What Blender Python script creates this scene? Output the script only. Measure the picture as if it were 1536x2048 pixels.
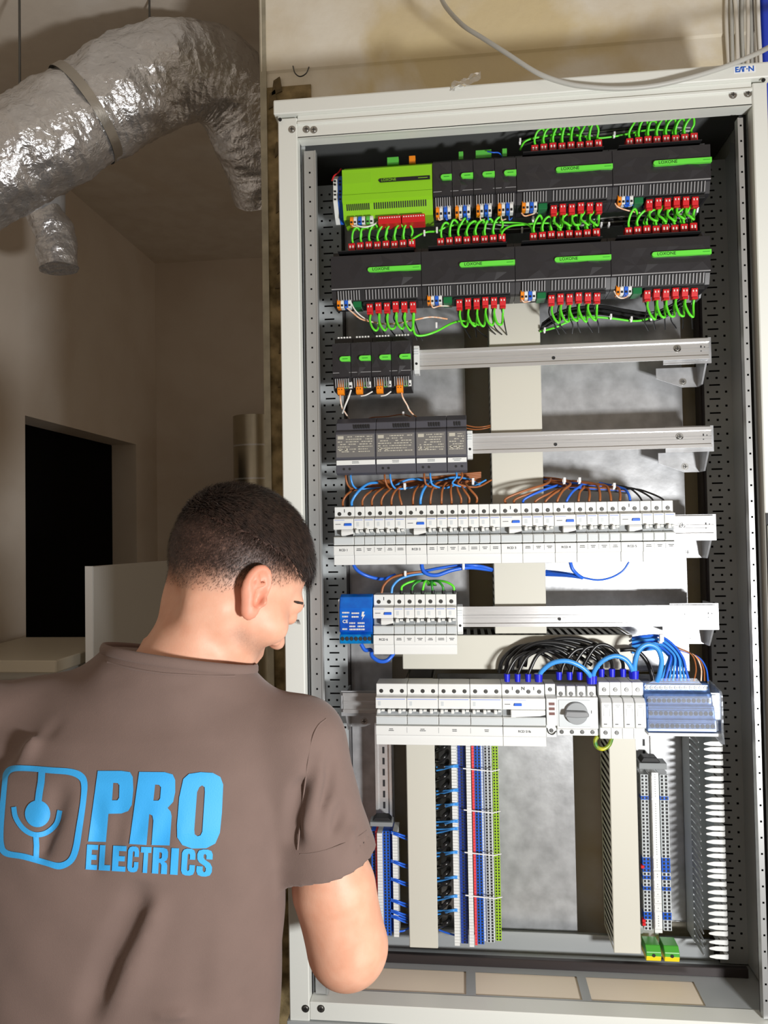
import bpy, bmesh, math, random
import numpy as np
from mathutils import Vector, Matrix, noise
from mathutils.bvhtree import BVHTree

for o in list(bpy.data.objects):
    bpy.data.objects.remove(o, do_unlink=True)
SC = bpy.context.scene
COL = SC.collection
random.seed(7)

# ---------------------------------------------------------------- camera
CAM = np.array([-0.0965, -1.2204, 1.60]); YAW, PITCH, ROLL, FPX = .1048, .0254, .0167, 1496.0
_cy, _sy, _cp, _sp = math.cos(YAW), math.sin(YAW), math.cos(PITCH), math.sin(PITCH)
FW = np.array([-_sy*_cp, _cy*_cp, _sp])
_r = np.cross(FW, [0, 0, 1]); _r /= np.linalg.norm(_r); _u = np.cross(_r, FW)
RT = _r*math.cos(ROLL) - _u*math.sin(ROLL); UP = _r*math.sin(ROLL) + _u*math.cos(ROLL)
cd = bpy.data.cameras.new('camera'); cam = bpy.data.objects.new('camera', cd); COL.objects.link(cam)
cd.sensor_fit = 'HORIZONTAL'; cd.sensor_width = 36.0; cd.lens = FPX/1536*36.0
cd.clip_start = .02; cd.clip_end = 50
cam.matrix_world = Matrix(((RT[0], UP[0], -FW[0], CAM[0]), (RT[1], UP[1], -FW[1], CAM[1]),
                           (RT[2], UP[2], -FW[2], CAM[2]), (0, 0, 0, 1)))
SC.camera = cam
# ---------------------------------------------------------------- light and exposure
W = bpy.data.worlds.new('world'); SC.world = W; W.use_nodes = True
W.node_tree.nodes['Background'].inputs[0].default_value = (1.0, .82, .64, 1)
W.node_tree.nodes['Background'].inputs[1].default_value = .26
ld = bpy.data.lights.new('work_light', 'AREA'); ld.shape = 'RECTANGLE'; ld.size = .17; ld.size_y = .13
ld.energy = 25.5; ld.color = (1.0, .995, .985)
lo = bpy.data.objects.new('work_light', ld); COL.objects.link(lo)
lo.location = (.65, -1.19, 1.22)
lo.rotation_euler = (Vector((-.55, .35, 1.75)) - lo.location).to_track_quat('-Z', 'Y').to_euler()
SC.view_settings.view_transform = 'Standard'; SC.view_settings.look = 'None'
SC.view_settings.gamma = 1; SC.view_settings.use_curve_mapping = False
SC.view_settings.exposure = 0.06

def ray(x, y): return FW + RT*(x-768)/FPX - UP*(y-1024)/FPX
def px(x, y, Y):            # pixel -> point on the plane y = Y (the cabinet's planes)
    d = ray(x, y); return CAM + d*(Y-CAM[1])/d[1]
def pxX(x, y, X):
    d = ray(x, y); return CAM + d*(X-CAM[0])/d[0]
def pxZ(x, y, Z):
    d = ray(x, y); return CAM + d*(Z-CAM[2])/d[2]
def pxd(x, y, D): return CAM + ray(x, y)*D

# ---------------------------------------------------------------- materials
def lin(c):
    return tuple((v/255/12.92 if v/255 <= .04045 else ((v/255+.055)/1.055)**2.4) for v in c) + (1,)
def mat(name, rgb, rough=.5, metal=0, noise_amt=0, noise_scale=40, bump=0, bump_scale=200, spec=.5, trans=0, alpha=1, coat=0, rgb2=None, aniso=None):
    m = bpy.data.materials.new(name); m.use_nodes = True
    nt = m.node_tree; b = nt.nodes['Principled BSDF']
    b.inputs['Roughness'].default_value = rough; b.inputs['Metallic'].default_value = metal
    b.inputs['Specular IOR Level'].default_value = spec
    b.inputs['Transmission Weight'].default_value = trans; b.inputs['Alpha'].default_value = alpha
    b.inputs['Coat Weight'].default_value = coat
    c = lin(rgb); b.inputs['Base Color'].default_value = c
    if noise_amt or bump:
        tc = nt.nodes.new('ShaderNodeTexCoord'); vec = tc.outputs['Object']
        if aniso:
            mp = nt.nodes.new('ShaderNodeMapping'); mp.inputs['Scale'].default_value = aniso
            nt.links.new(vec, mp.inputs['Vector']); vec = mp.outputs['Vector']
    if noise_amt:
        n = nt.nodes.new('ShaderNodeTexNoise'); n.inputs['Scale'].default_value = noise_scale; n.inputs['Detail'].default_value = 5
        nt.links.new(vec, n.inputs['Vector'])
        r = nt.nodes.new('ShaderNodeValToRGB'); r.color_ramp.elements[0].position = .32; r.color_ramp.elements[1].position = .68
        c2 = lin(rgb2) if rgb2 else tuple(v*(1-noise_amt) for v in c[:3])+(1,)
        r.color_ramp.elements[0].color = c2; r.color_ramp.elements[1].color = c
        nt.links.new(n.outputs['Fac'], r.inputs['Fac']); nt.links.new(r.outputs['Color'], b.inputs['Base Color'])
    if bump:
        n2 = nt.nodes.new('ShaderNodeTexNoise'); n2.inputs['Scale'].default_value = bump_scale; n2.inputs['Detail'].default_value = 4
        nt.links.new(vec, n2.inputs['Vector'])
        bp = nt.nodes.new('ShaderNodeBump'); bp.inputs['Strength'].default_value = bump; bp.inputs['Distance'].default_value = .002
        nt.links.new(n2.outputs['Fac'], bp.inputs['Height']); nt.links.new(bp.outputs['Normal'], b.inputs['Normal'])
    return m
M = {}
M['frame'] = mat('frame_white', (226, 228, 222), .38, bump=.05, bump_scale=900)
M['inner'] = mat('inner_grey', (182, 186, 187), .36, .25)
M['galv'] = mat('galvanised', (206, 208, 211), .34, .55, .32, 30, .10, 60)
M['rail'] = mat('rail_aluminium', (222, 222, 222), .25, .6, .10, 30, .06, 120, aniso=(1, 8, 40))
M['holestrip'] = mat('hole_strip_zinc', (190, 192, 192), .35, .6)
M['dark'] = mat('dark_void', (14, 14, 15), .8)
M['beige'] = mat('duct_beige', (206, 204, 192), .5)
M['black'] = mat('black_plastic', (44, 43, 46), .32, bump=.04, bump_scale=1500)
M['blackm'] = mat('black_matte', (22, 22, 24), .6)
M['fin'] = mat('vent_fin', (150, 150, 152), .3)  # light grey paints the light caught by the black modules' fins
M['lime'] = mat('lime_plastic', (140, 205, 30), .38)
M['stripe'] = mat('stripe_green', (105, 225, 70), .4)
M['red'] = mat('red_plug', (206, 26, 34), .4)
M['white'] = mat('white_plastic', (228, 230, 228), .38)
M['white2'] = mat('pale_grey_plastic', (204, 210, 212), .3)
M['grey'] = mat('grey_plastic', (142, 146, 148), .45)
M['dgrey'] = mat('psu_grey', (76, 76, 84), .5)
M['psuface'] = mat('psu_label', (112, 110, 108), .45)
M['psuink'] = mat('psu_ink', (186, 182, 168), .5)
M['orange'] = mat('orange_plastic', (245, 140, 20), .4)
M['blue'] = mat('blue_plastic', (34, 100, 215), .4)
M['dblue'] = mat('dark_blue', (32, 62, 150), .45)
M['ferrule'] = mat('ferrule_blue', (28, 36, 200), .35)
M['pcb'] = mat('connector_green', (16, 110, 60), .4)
M['lgreen'] = mat('plug_light_green', (90, 190, 70), .4)
M['w_green'] = mat('wire_green', (100, 232, 50), .35)
M['w_dgreen'] = mat('wire_mid_green', (50, 150, 45), .35)
M['w_blue'] = mat('wire_blue', (42, 104, 222), .32)
M['w_lblue'] = mat('wire_light_blue', (66, 152, 232), .3)
M['w_brown'] = mat('wire_brown', (156, 92, 48), .38)
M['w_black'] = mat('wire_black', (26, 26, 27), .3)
M['w_orange'] = mat('wire_orange_white', (236, 150, 70), .4, 0, .5, 90, rgb2=(240, 236, 225))
M['w_white'] = mat('wire_white', (230, 230, 226), .35)
M['w_pe'] = mat('wire_earth', (225, 210, 30), .35, 0, .5, 60, rgb2=(40, 120, 50))
M['tie'] = mat('cable_tie', (235, 235, 235), .35)
M['screw'] = mat('screw_steel', (190, 190, 188), .3, 1)
M['screwd'] = mat('terminal_screw', (110, 110, 108), .35, .9)
M['ink'] = mat('print_ink', (70, 72, 76), .6)
M['blackink'] = mat('print_black', (25, 25, 28), .5)
M['yellow'] = mat('yellow_plastic', (240, 215, 20), .4)
M['yg'] = mat('yellow_green', (170, 215, 50), .4)
M['pink'] = mat('red_marker', (222, 70, 74), .45)
M['clearblue'] = mat('clear_blue', (92, 150, 235), .12, 0, trans=.55, spec=.6)
M['clear'] = mat('clear_plastic', (236, 242, 250), .08, 0, trans=.9)
M['clearteal'] = mat('clear_teal', (0, 120, 215), .08, 0, trans=.35, spec=.7)
M['tape'] = mat('clear_tape', (250, 250, 250), .06, 0, trans=.93)
M['cable'] = mat('grey_cable', (186, 186, 180), .45)
M['cablew'] = mat('white_cable', (214, 210, 200), .5)
M['conduit'] = mat('blue_conduit', (40, 70, 205), .4)

# ---------------------------------------------------------------- mesh helpers
class MB:
    def __init__(s): s.v = []; s.f = []; s.m = []; s.sm = []
    def add(s, vs, fs, mi=0, smooth=False):
        n = len(s.v); s.v += [tuple(map(float, p)) for p in vs]
        for f in fs: s.f.append([i+n for i in f]); s.m.append(mi); s.sm.append(smooth)
        return s
    def box(s, x0, x1, y0, y1, z0, z1, mi=0):
        return s.add([(x0, y0, z0), (x1, y0, z0), (x1, y1, z0), (x0, y1, z0), (x0, y0, z1), (x1, y0, z1), (x1, y1, z1), (x0, y1, z1)],
                     [(3, 2, 1, 0), (4, 5, 6, 7), (0, 1, 5, 4), (1, 2, 6, 5), (2, 3, 7, 6), (3, 0, 4, 7)], mi)
    def prism(s, prof, a, b, axis='x', mi=0, smooth=False):
        n = len(prof)
        def P(t, p):
            return {'x': (t, p[0], p[1]), 'y': (p[0], t, p[1]), 'z': (p[0], p[1], t)}[axis]
        vs = [P(a, p) for p in prof] + [P(b, p) for p in prof]
        s.add(vs, [[i, (i+1) % n, n+(i+1) % n, n+i] for i in range(n)], mi, smooth)
        s.add(vs[:n], [list(range(n))[::-1]], mi); s.add(vs[n:], [list(range(n))], mi)
        return s
    def cyl(s, p0, p1, r0, r1=None, n=12, mi=0, cap=True, smooth=True):
        r1 = r0 if r1 is None else r1
        a = Vector(p0); b = Vector(p1); d = (b-a).normalized()
        u = d.cross(Vector((0, 0, 1)) if abs(d.z) < .9 else Vector((1, 0, 0))).normalized(); w = d.cross(u)
        vs = []
        for q, r in ((a, r0), (b, r1)):
            for i in range(n):
                t = 2*math.pi*i/n; vs.append(q + u*(r*math.cos(t)) + w*(r*math.sin(t)))
        s.add(vs, [[i, (i+1) % n, n+(i+1) % n, n+i] for i in range(n)], mi, smooth)
        if cap: s.add(vs[:n], [list(range(n))[::-1]], mi); s.add(vs[n:], [list(range(n))], mi)
        return s
    def tube(s, pts, r, n=8, mi=0, cap=True):
        P = [Vector(p) for p in pts]; m = len(P)
        T = [(P[min(i+1, m-1)]-P[max(i-1, 0)]).normalized() for i in range(m)]
        u = T[0].cross(Vector((0, 0, 1)) if abs(T[0].z) < .9 else Vector((1, 0, 0))).normalized()
        vs = []
        for i in range(m):
            u = (u - T[i]*u.dot(T[i]))
            u = u.normalized() if u.length > 1e-6 else T[i].orthogonal().normalized()
            w = T[i].cross(u); rr = r[i] if hasattr(r, '__len__') else r
            for k in range(n):
                t = 2*math.pi*k/n; vs.append(P[i] + u*(rr*math.cos(t)) + w*(rr*math.sin(t)))
        fs = [[i*n+k, i*n+(k+1) % n, (i+1)*n+(k+1) % n, (i+1)*n+k] for i in range(m-1) for k in range(n)]
        s.add(vs, fs, mi, True)
        if cap: s.add(vs[:n], [list(range(n))[::-1]], mi); s.add(vs[-n:], [list(range(n))], mi)
        return s
    def sheet(s, xs, zs, holes, f, mi=0):
        """perforated sheet: grid of cells less those whose centre lies in a hole; f(a,b)->point"""
        idx = {}
        xs = sorted(set(round(x, 5) for x in xs)); zs = sorted(set(round(z, 5) for z in zs))
        vs = []; fs = []
        def vi(i, k):
            if (i, k) not in idx: idx[(i, k)] = len(vs); vs.append(f(xs[i], zs[k]))
            return idx[(i, k)]
        for i in range(len(xs)-1):
            for k in range(len(zs)-1):
                if holes((xs[i]+xs[i+1])/2, (zs[k]+zs[k+1])/2): continue
                fs.append([vi(i, k), vi(i+1, k), vi(i+1, k+1), vi(i, k+1)])
        return s.add(vs, fs, mi)
    def mesh(s, name, mats, bevel=0, fixn=True):
        me = bpy.data.meshes.new(name); me.from_pydata(s.v, [], s.f)
        for m in (mats if isinstance(mats, (list, tuple)) else [mats]): me.materials.append(M[m] if isinstance(m, str) else m)
        me.polygons.foreach_set('material_index', s.m); me.polygons.foreach_set('use_smooth', s.sm)
        bm = bmesh.new(); bm.from_mesh(me)
        if bevel:
            bmesh.ops.remove_doubles(bm, verts=bm.verts, dist=1e-6)
            es = [e for e in bm.edges if len(e.link_faces) == 2 and not all(f.smooth for f in e.link_faces) and e.calc_face_angle(0) > .5]
            bmesh.ops.bevel(bm, geom=es, offset=bevel, segments=1, affect='EDGES', clamp_overlap=True)
        if fixn: bmesh.ops.recalc_face_normals(bm, faces=bm.faces)
        bm.to_mesh(me); bm.free(); me.update()
        return me
def obj(name, me, parent=None, loc=(0, 0, 0), label=None):
    o = bpy.data.objects.new(name, me); COL.objects.link(o); o.location = [float(v) for v in loc]
    if parent: o.parent = parent
    if label: o['label'] = label
    return o
def tag(o, label, cat, group=None, kind=None):
    o['label'] = label; o['category'] = cat
    if group: o['group'] = group
    if kind: o['kind'] = kind
    return o
def thing(name, label, cat, loc=(0, 0, 0), group=None):
    o = bpy.data.objects.new(name, None); COL.objects.link(o); o.location = [float(v) for v in loc]; o.empty_display_size = .02
    return tag(o, label, cat, group)
def struct(name, me, loc=(0, 0, 0), label=None, parent=None):
    o = obj(name, me, parent, loc, label)
    if not parent: o['kind'] = 'structure'
    return o
def copy_tree(root, loc, label=None, group=None):
    r = root.copy(); COL.objects.link(r); r.location = [float(v) for v in loc]
    if label: r['label'] = label
    if group: r['group'] = group
    for ch in root.children:
        c = ch.copy(); COL.objects.link(c); c.parent = r
        for g in ch.children:
            d = g.copy(); COL.objects.link(d); d.parent = c
    return r
def catmull(pts, k=6):
    P = [np.array(p, float) for p in pts]; P = [2*P[0]-P[1]] + P + [2*P[-1]-P[-2]]; out = []
    for i in range(1, len(P)-2):
        a, b, c, d = P[i-1], P[i], P[i+1], P[i+2]
        for j in range(k):
            t = j/k; out.append(.5*((2*b)+(c-a)*t+(2*a-5*b+4*c-d)*t*t+(3*b-3*c+d-a)*t**3))
    out.append(P[-2]); return out
def wire(name, label, pts, r, m, group=None, cat='wire', k=6, n=8):
    o = obj(name, MB().tube(catmull(pts, k), r, n).mesh(name, m, fixn=False))
    return tag(o, label, cat, group)
_fc = {}
def text_mesh(s, size, m, depth=.0002, align='LEFT', bold=0, shear=0, sx=1.0):
    """lettering standing in the XZ plane, facing -Y"""
    key = (s, size, m, depth, align, bold, sx)
    if key in _fc: return _fc[key]
    cu = bpy.data.curves.new('lettering', 'FONT'); cu.body = s; cu.size = size; cu.extrude = depth; cu.align_x = align
    cu.align_y = 'CENTER'; cu.offset = bold; cu.shear = shear; cu.resolution_u = 3
    o = bpy.data.objects.new('tmp', cu); COL.objects.link(o)
    bpy.context.view_layer.update()
    me = bpy.data.meshes.new_from_object(o.evaluated_get(bpy.context.evaluated_depsgraph_get()))
    bpy.data.objects.remove(o, do_unlink=True); bpy.data.curves.remove(cu)
    me.transform(Matrix.Rotation(math.pi/2, 4, 'X') @ Matrix.Diagonal((sx, 1, 1, 1)))
    me.materials.clear(); me.materials.append(M[m]); me.name = 'lettering'
    _fc[key] = me
    return me
ORD = ['first', 'second', 'third', 'fourth', 'fifth', 'sixth', 'seventh', 'eighth']
YR = .0871                                    # plane of the mounting rails
ZR = {k: 1.8992-.15*(k-3) for k in range(1, 8)}
RL, RR = -.3121, .3236                        # the rails' two ends
# ================================================================ the room
def plaster(name, c1, c2, c3, s1=2.2, s2=9, rough=.85, bump=.25):
    m = bpy.data.materials.new(name); m.use_nodes = True; nt = m.node_tree; b = nt.nodes['Principled BSDF']
    b.inputs['Roughness'].default_value = rough; b.inputs['Specular IOR Level'].default_value = .2
    tc = nt.nodes.new('ShaderNodeTexCoord')
    n1 = nt.nodes.new('ShaderNodeTexNoise'); n1.inputs['Scale'].default_value = s1; n1.inputs['Detail'].default_value = 6; n1.inputs['Distortion'].default_value = .6
    n2 = nt.nodes.new('ShaderNodeTexNoise'); n2.inputs['Scale'].default_value = s2; n2.inputs['Detail'].default_value = 8
    nt.links.new(tc.outputs['Object'], n1.inputs['Vector']); nt.links.new(tc.outputs['Object'], n2.inputs['Vector'])
    r1 = nt.nodes.new('ShaderNodeValToRGB'); r1.color_ramp.elements[0].position = .47; r1.color_ramp.elements[1].position = .56
    r1.color_ramp.elements[0].color = lin(c1); r1.color_ramp.elements[1].color = lin(c2)
    r2 = nt.nodes.new('ShaderNodeValToRGB'); r2.color_ramp.elements[0].position = .40; r2.color_ramp.elements[1].position = .75
    r2.color_ramp.elements[0].color = (0, 0, 0, 1); r2.color_ramp.elements[1].color = (.6, .6, .6, 1)
    mx = nt.nodes.new('ShaderNodeMixRGB'); mx.inputs[2].default_value = lin(c3)
    nt.links.new(n1.outputs['Fac'], r1.inputs['Fac']); nt.links.new(n2.outputs['Fac'], r2.inputs['Fac'])
    nt.links.new(r1.outputs['Color'], mx.inputs[1]); nt.links.new(r2.outputs['Color'], mx.inputs[0]); nt.links.new(mx.outputs[0], b.inputs['Base Color'])
    n3 = nt.nodes.new('ShaderNodeTexNoise'); n3.inputs['Scale'].default_value = 45; n3.inputs['Detail'].default_value = 8
    nt.links.new(tc.outputs['Object'], n3.inputs['Vector'])
    bp = nt.nodes.new('ShaderNodeBump'); bp.inputs['Strength'].default_value = bump; bp.inputs['Distance'].default_value = .006
    nt.links.new(n3.outputs['Fac'], bp.inputs['Height']); nt.links.new(bp.outputs['Normal'], b.inputs['Normal'])
    return m
M['wallA'] = plaster('old_plaster', (228, 222, 208), (214, 198, 158), (205, 190, 160))
M['wallB'] = plaster('room_plaster', (228, 219, 208), (223, 212, 199), (216, 204, 190), 1.5, 5, bump=.06)
M['ceil'] = plaster('ceiling_plaster', (230, 223, 213), (222, 212, 198), (212, 201, 188), 1.8, 12, bump=.15)
M['conc'] = plaster('concrete_floor', (128, 122, 114), (118, 112, 104), (104, 100, 94), 3, 20)
M['bead'] = mat('corner_bead', (186, 180, 160), .5, .3, .35, 25)
M['doordark'] = mat('doorway_dark', (3, 3, 3), .8, spec=.1)  # near black stands in for the darkness of the doorway
M['board'] = mat('white_board', (206, 204, 198), .5)
WX, WY, ZC = -1.651, 2.464, 3.0
WE = -.487                                   # free end of the wall behind the cabinet
wa = MB().box(WE, 1.7, .25, .40, 0, ZC)
wa.prism([(.25, 2.535), (.246, 2.539), (.246, ZC), (.25, ZC)], WE, 1.7, 'x')
WALLA = struct('wall_back', wa.mesh('wall_back', 'wallA'))
struct('plaster_strip', MB().box(WE+.011, -.385, .2466, .2502, 0, 2.505).mesh('plaster_strip', mat('bare_plaster', (158, 140, 104), .95, 0, .5, 35, .8, 90, spec=.1, rgb2=(92, 80, 56))), parent=WALLA)
# torn plaster edge beside the corner bead
def rough_strip():
    mb = MB(); rnd = random.Random(3); z = 1.0
    while z < 2.5:
        h = rnd.uniform(.012, .05); w = rnd.uniform(.006, .022); x = WE+.014+rnd.uniform(0, .03)
        mb.prism([(x, z), (x+w, z+h*.2), (x+w*.8, z+h), (x+w*.2, z+h*.8)], .2435, .2502, 'y'); z += h*rnd.uniform(.6, 2.2)
    return mb
struct('plaster_flake', rough_strip().mesh('plaster_flake', mat('torn_plaster', (112, 96, 66), .9, 0, .5, 60)), parent=WALLA)
struct('trim_1', MB().prism([(WE-.003, .247), (WE+.011, .244), (WE+.011, .2495), (WE+.0005, .2495), (WE+.0005, .40), (WE-.003, .40)], 0, ZC, 'z').mesh('trim_1', 'bead'))
wl = MB().box(WX-.3, WX, -2.2, 1.304, 0, ZC).box(WX-.3, WX, 2.22, WY+.1, 0, ZC).box(WX-.3, WX, 1.304, 2.22, 2.036, ZC)
struct('wall_left', wl.mesh('wall_left', 'wallB'))
struct('wall_far', MB().box(WX, 1.7, WY, WY+.1, 0, ZC).mesh('wall_far', 'wallB'))
struct('ceiling', MB().box(WX-.3, 1.7, -2.2, WY+.1, ZC, ZC+.1).mesh('ceiling', 'ceil'))
struct('floor', MB().box(WX-.3, 1.7, -2.2, WY+.1, -.1, 0).mesh('floor', 'conc'))
dr = struct('door_1', MB().box(WX-.165, WX-.12, 1.304, 2.22, 0, 2.036).mesh('door_1', 'doordark', .004))
struct('door_handle', MB().tube([(WX-.12, 1.40, 1.02), (WX-.08, 1.40, 1.02), (WX-.075, 1.42, 1.02), (WX-.075, 1.52, 1.02)], .009).mesh('door_handle', 'screwd'), parent=dr)

# ---- flexible foil duct, its branch, the metal pipe, the white furniture
def foil_mat():
    m = mat('aluminium_foil', (222, 222, 224), .2, .82)
    nt = m.node_tree; b = nt.nodes['Principled BSDF']; tc = nt.nodes.new('ShaderNodeTexCoord')
    v = nt.nodes.new('ShaderNodeTexVoronoi'); v.inputs['Scale'].default_value = 38; v.feature = 'F1'
    n = nt.nodes.new('ShaderNodeTexNoise'); n.inputs['Scale'].default_value = 70; n.inputs['Detail'].default_value = 7; n.inputs['Distortion'].default_value = 1.2
    nt.links.new(tc.outputs['Object'], v.inputs['Vector']); nt.links.new(tc.outputs['Object'], n.inputs['Vector'])
    ad = nt.nodes.new('ShaderNodeMath'); nt.links.new(v.outputs['Distance'], ad.inputs[0]); nt.links.new(n.outputs['Fac'], ad.inputs[1])
    bp = nt.nodes.new('ShaderNodeBump'); bp.inputs['Strength'].default_value = .55; bp.inputs['Distance'].default_value = .006
    nt.links.new(ad.outputs[0], bp.inputs['Height']); nt.links.new(bp.outputs['Normal'], b.inputs['Normal'])
    return m
M['foil'] = foil_mat()
def duct_mesh(name, path, r, seed, n=48, step=.006, ribs=.022):
    P = catmull(path, 24); L = [0]
    for a, b in zip(P, P[1:]): L.append(L[-1]+np.linalg.norm(b-a))
    m = max(8, int(L[-1]/step)); S = np.linspace(0, L[-1], m); A = np.array(P)
    Q = np.stack([np.interp(S, L, A[:, k]) for k in range(3)], 1)
    T = [Vector(Q[min(i+1, m-1)]-Q[max(i-1, 0)]).normalized() for i in range(m)]
    u = T[0].cross(Vector((0, 0, 1))).normalized(); vs = []
    for i in range(m):
        u = (u-T[i]*u.dot(T[i])).normalized(); w = T[i].cross(u); c = Vector(Q[i])
        for k in range(n):
            t = 2*math.pi*k/n; d = u*math.cos(t)+w*math.sin(t)
            p = c+d*r
            rib = .0007*math.cos(2*math.pi*S[i]/ribs)
            cr = noise.noise(p*9+Vector((seed, 0, 0)))*.012 + noise.noise(p*26+Vector((0, seed, 0)))*.006 + abs(noise.noise(p*15))*-.012
            vs.append(p+d*(rib+cr))
    fs = [[i*n+k, i*n+(k+1) % n, (i+1)*n+(k+1) % n, (i+1)*n+k] for i in range(m-1) for k in range(n)]
    mb = MB(); mb.add(vs, fs, 0, True); mb.add(vs[:n], [list(range(n))[::-1]]); mb.add(vs[-n:], [list(range(n))])
    return mb.mesh(name, 'foil')
dp = [(-455, 540, 1.73), (-330, 478, 1.73), (-190, 410, 1.74), (-60, 360, 1.77), (60, 297, 1.8), (160, 236, 1.84), (260, 180, 1.88), (345, 147, 1.92), (420, 155, 1.97), (478, 205, 2.03), (518, 285, 2.1), (545, 380, 2.2)]
DP = [pxd(*q) for q in dp]
fd = thing('flexible_duct', 'crumpled silver foil ventilation duct hanging under the ceiling', 'duct', (0, 0, 0))
obj('duct_sleeve', duct_mesh('duct_sleeve', DP, .122, 1.3), fd)
def band(i0, t, wdt, r):
    P = catmull(DP, 24); i = int(i0*24); c = P[i]; d = P[i+1]-P[i]; d /= np.linalg.norm(d)
    mb = MB(); mb.cyl(c-d*wdt, c+d*wdt, r, n=48, cap=False); return mb
obj('joint_tape', band(5.15, 0, .012, .1205).mesh('joint_tape', mat('foil_tape', (190, 186, 178), .3, .9, bump=.3, bump_scale=60)), fd)
for i, (q0, q1) in enumerate((((40, 250, 1.85), (55, 40, 2.2)), ((300, 140, 1.95), (305, -60, 2.2)))):
    a = pxd(*q0); b = np.array([a[0], a[1], ZC]); obj('hanger_strap', MB().tube([a, b], .003).mesh('hanger_strap', 'screwd'), fd)
bp = [pxd(*q) for q in ((85, 420, 2.12), (100, 455, 2.12), (112, 500, 2.12), (118, 538, 2.12))]
bd = thing('duct_branch', 'short crumpled foil duct stub hanging open below the large duct', 'duct', (0, 0, 0))
obj('duct_sleeve', duct_mesh('branch_sleeve', bp, .058, 5.1, 32), bd)
obj('collar', MB().cyl(bp[0]+np.array([0, 0, .16]), bp[0]-np.array([0, 0, .01]), .06, n=28).mesh('collar', 'galv'), bd)
pc = px(505, 900, 2.30); pp = thing('ventilation_pipe', 'round galvanised metal pipe standing upright by the far wall', 'pipe', (pc[0]+.008, 2.33, 0))
pm = MB().cyl((0, 0, 0), (0, 0, 2.165), .108, n=40, cap=False).cyl((0, 0, .01), (0, 0, 2.14), .103, n=40)
obj('pipe_wall', pm.mesh('pipe_wall', mat('pipe_zinc', (196, 190, 172), .28, .95, .12, 12)), pp)
for z in (2.02, 1.86, 1.70, 1.5): obj('seam_ring', MB().cyl((0, 0, z-.004), (0, 0, z+.004), .1095, n=40).mesh('seam_ring', 'rail'), pp)
t0 = pxZ(186, 1133, 1.51); t1 = pxZ(345, 1121, 1.51); dv = Vector(t1-t0).normalized(); nv = Vector((-dv.y, dv.x, 0))*.026
sb = thing('white_board', 'tall white panel standing on edge behind the man', 'board', (0, 0, 0))
c4 = [Vector(t0), Vector(t1), Vector(t1)+nv, Vector(t0)+nv]
obj('panel_face', MB().prism([(c.x, c.y) for c in c4], 0, 1.51, 'z').mesh('panel_face', 'board', .002), sb)
e0 = Vector(t0); e1 = e0+nv; bk = dv*-.003
obj('lit_edge', MB().prism([(c.x, c.y) for c in (e0+bk, e0-bk*.2, e1-bk*.2, e1+bk)], 0, 1.511, 'z').mesh('lit_edge', mat('lit_edge_white', (232, 232, 230), .4)), sb)  # lighter strip paints the light on the panel's near edge
cb = thing('white_cupboard', 'low white cupboard with a thick top beside the dark doorway', 'cupboard', (-1.40, 1.02, 0))
obj('carcass', MB().box(-.2, .14, -.2, .22, 0, 1.215).mesh('carcass', 'board', .003), cb)
obj('top_board', MB().box(-.23, .155, -.23, .24, 1.215, 1.25).mesh('top_board', mat('pale_top', (214, 206, 188), .5), .003), cb)
for sx in (0, 1): obj('door', MB().box(-.2+.17*sx+.003, -.03+.17*sx-.003, -.219, -.2005, .05, 1.19).mesh('door', 'board', .002), cb)

# ================================================================ the cabinet
CB = thing('electrical_cabinet', 'tall open white metal electrical cabinet fixed to the wall', 'cabinet', (0, 0, 0))
ZT, ZB = 2.328, .80
obj('top_cap', MB().prism([(-.006, 2.303), (-.006, ZT-.002), (-.004, ZT), (.249, ZT), (.249, 2.303)], -.4, .4, 'x').mesh('top_cap', 'frame', .0015), CB)
def upr(s, xin):
    xo = .394*s; xi = xin
    mb = MB().box(min(xo, xi), max(xo, xi), 0, .024, ZB, 2.2985)
    return mb
obj('upright', upr(-1, -.361).mesh('upright', 'frame', .0015), CB)
obj('upright', upr(1, .3716).mesh('upright', 'frame', .0015), CB)
obj('side_panel', MB().box(-.3955, -.392, .024, .249, ZB, 2.303).mesh('side_panel', 'frame'), CB)
obj('side_panel', MB().box(.392, .3955, .024, .249, ZB, 2.303).mesh('side_panel', 'frame'), CB)
tr = MB().box(-.361, .3716, .003, .010, 2.264, 2.303).box(-.361, .3716, .003, .030, 2.264, 2.267)
tr.box(-.361, .3716, -.001, .004, 2.286, 2.291)
obj('top_rail', tr.mesh('top_rail', 'frame', .0008), CB)
obj('bottom_rail', MB().box(-.361, .3716, .0, .038, ZB+.004, .833).mesh('bottom_rail', 'frame', .0015), CB)
obj('bottom_cap', MB().box(-.398, .398, -.004, .249, ZB-.012, ZB+.003).mesh('bottom_cap', 'inner', .001), CB)
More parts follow.
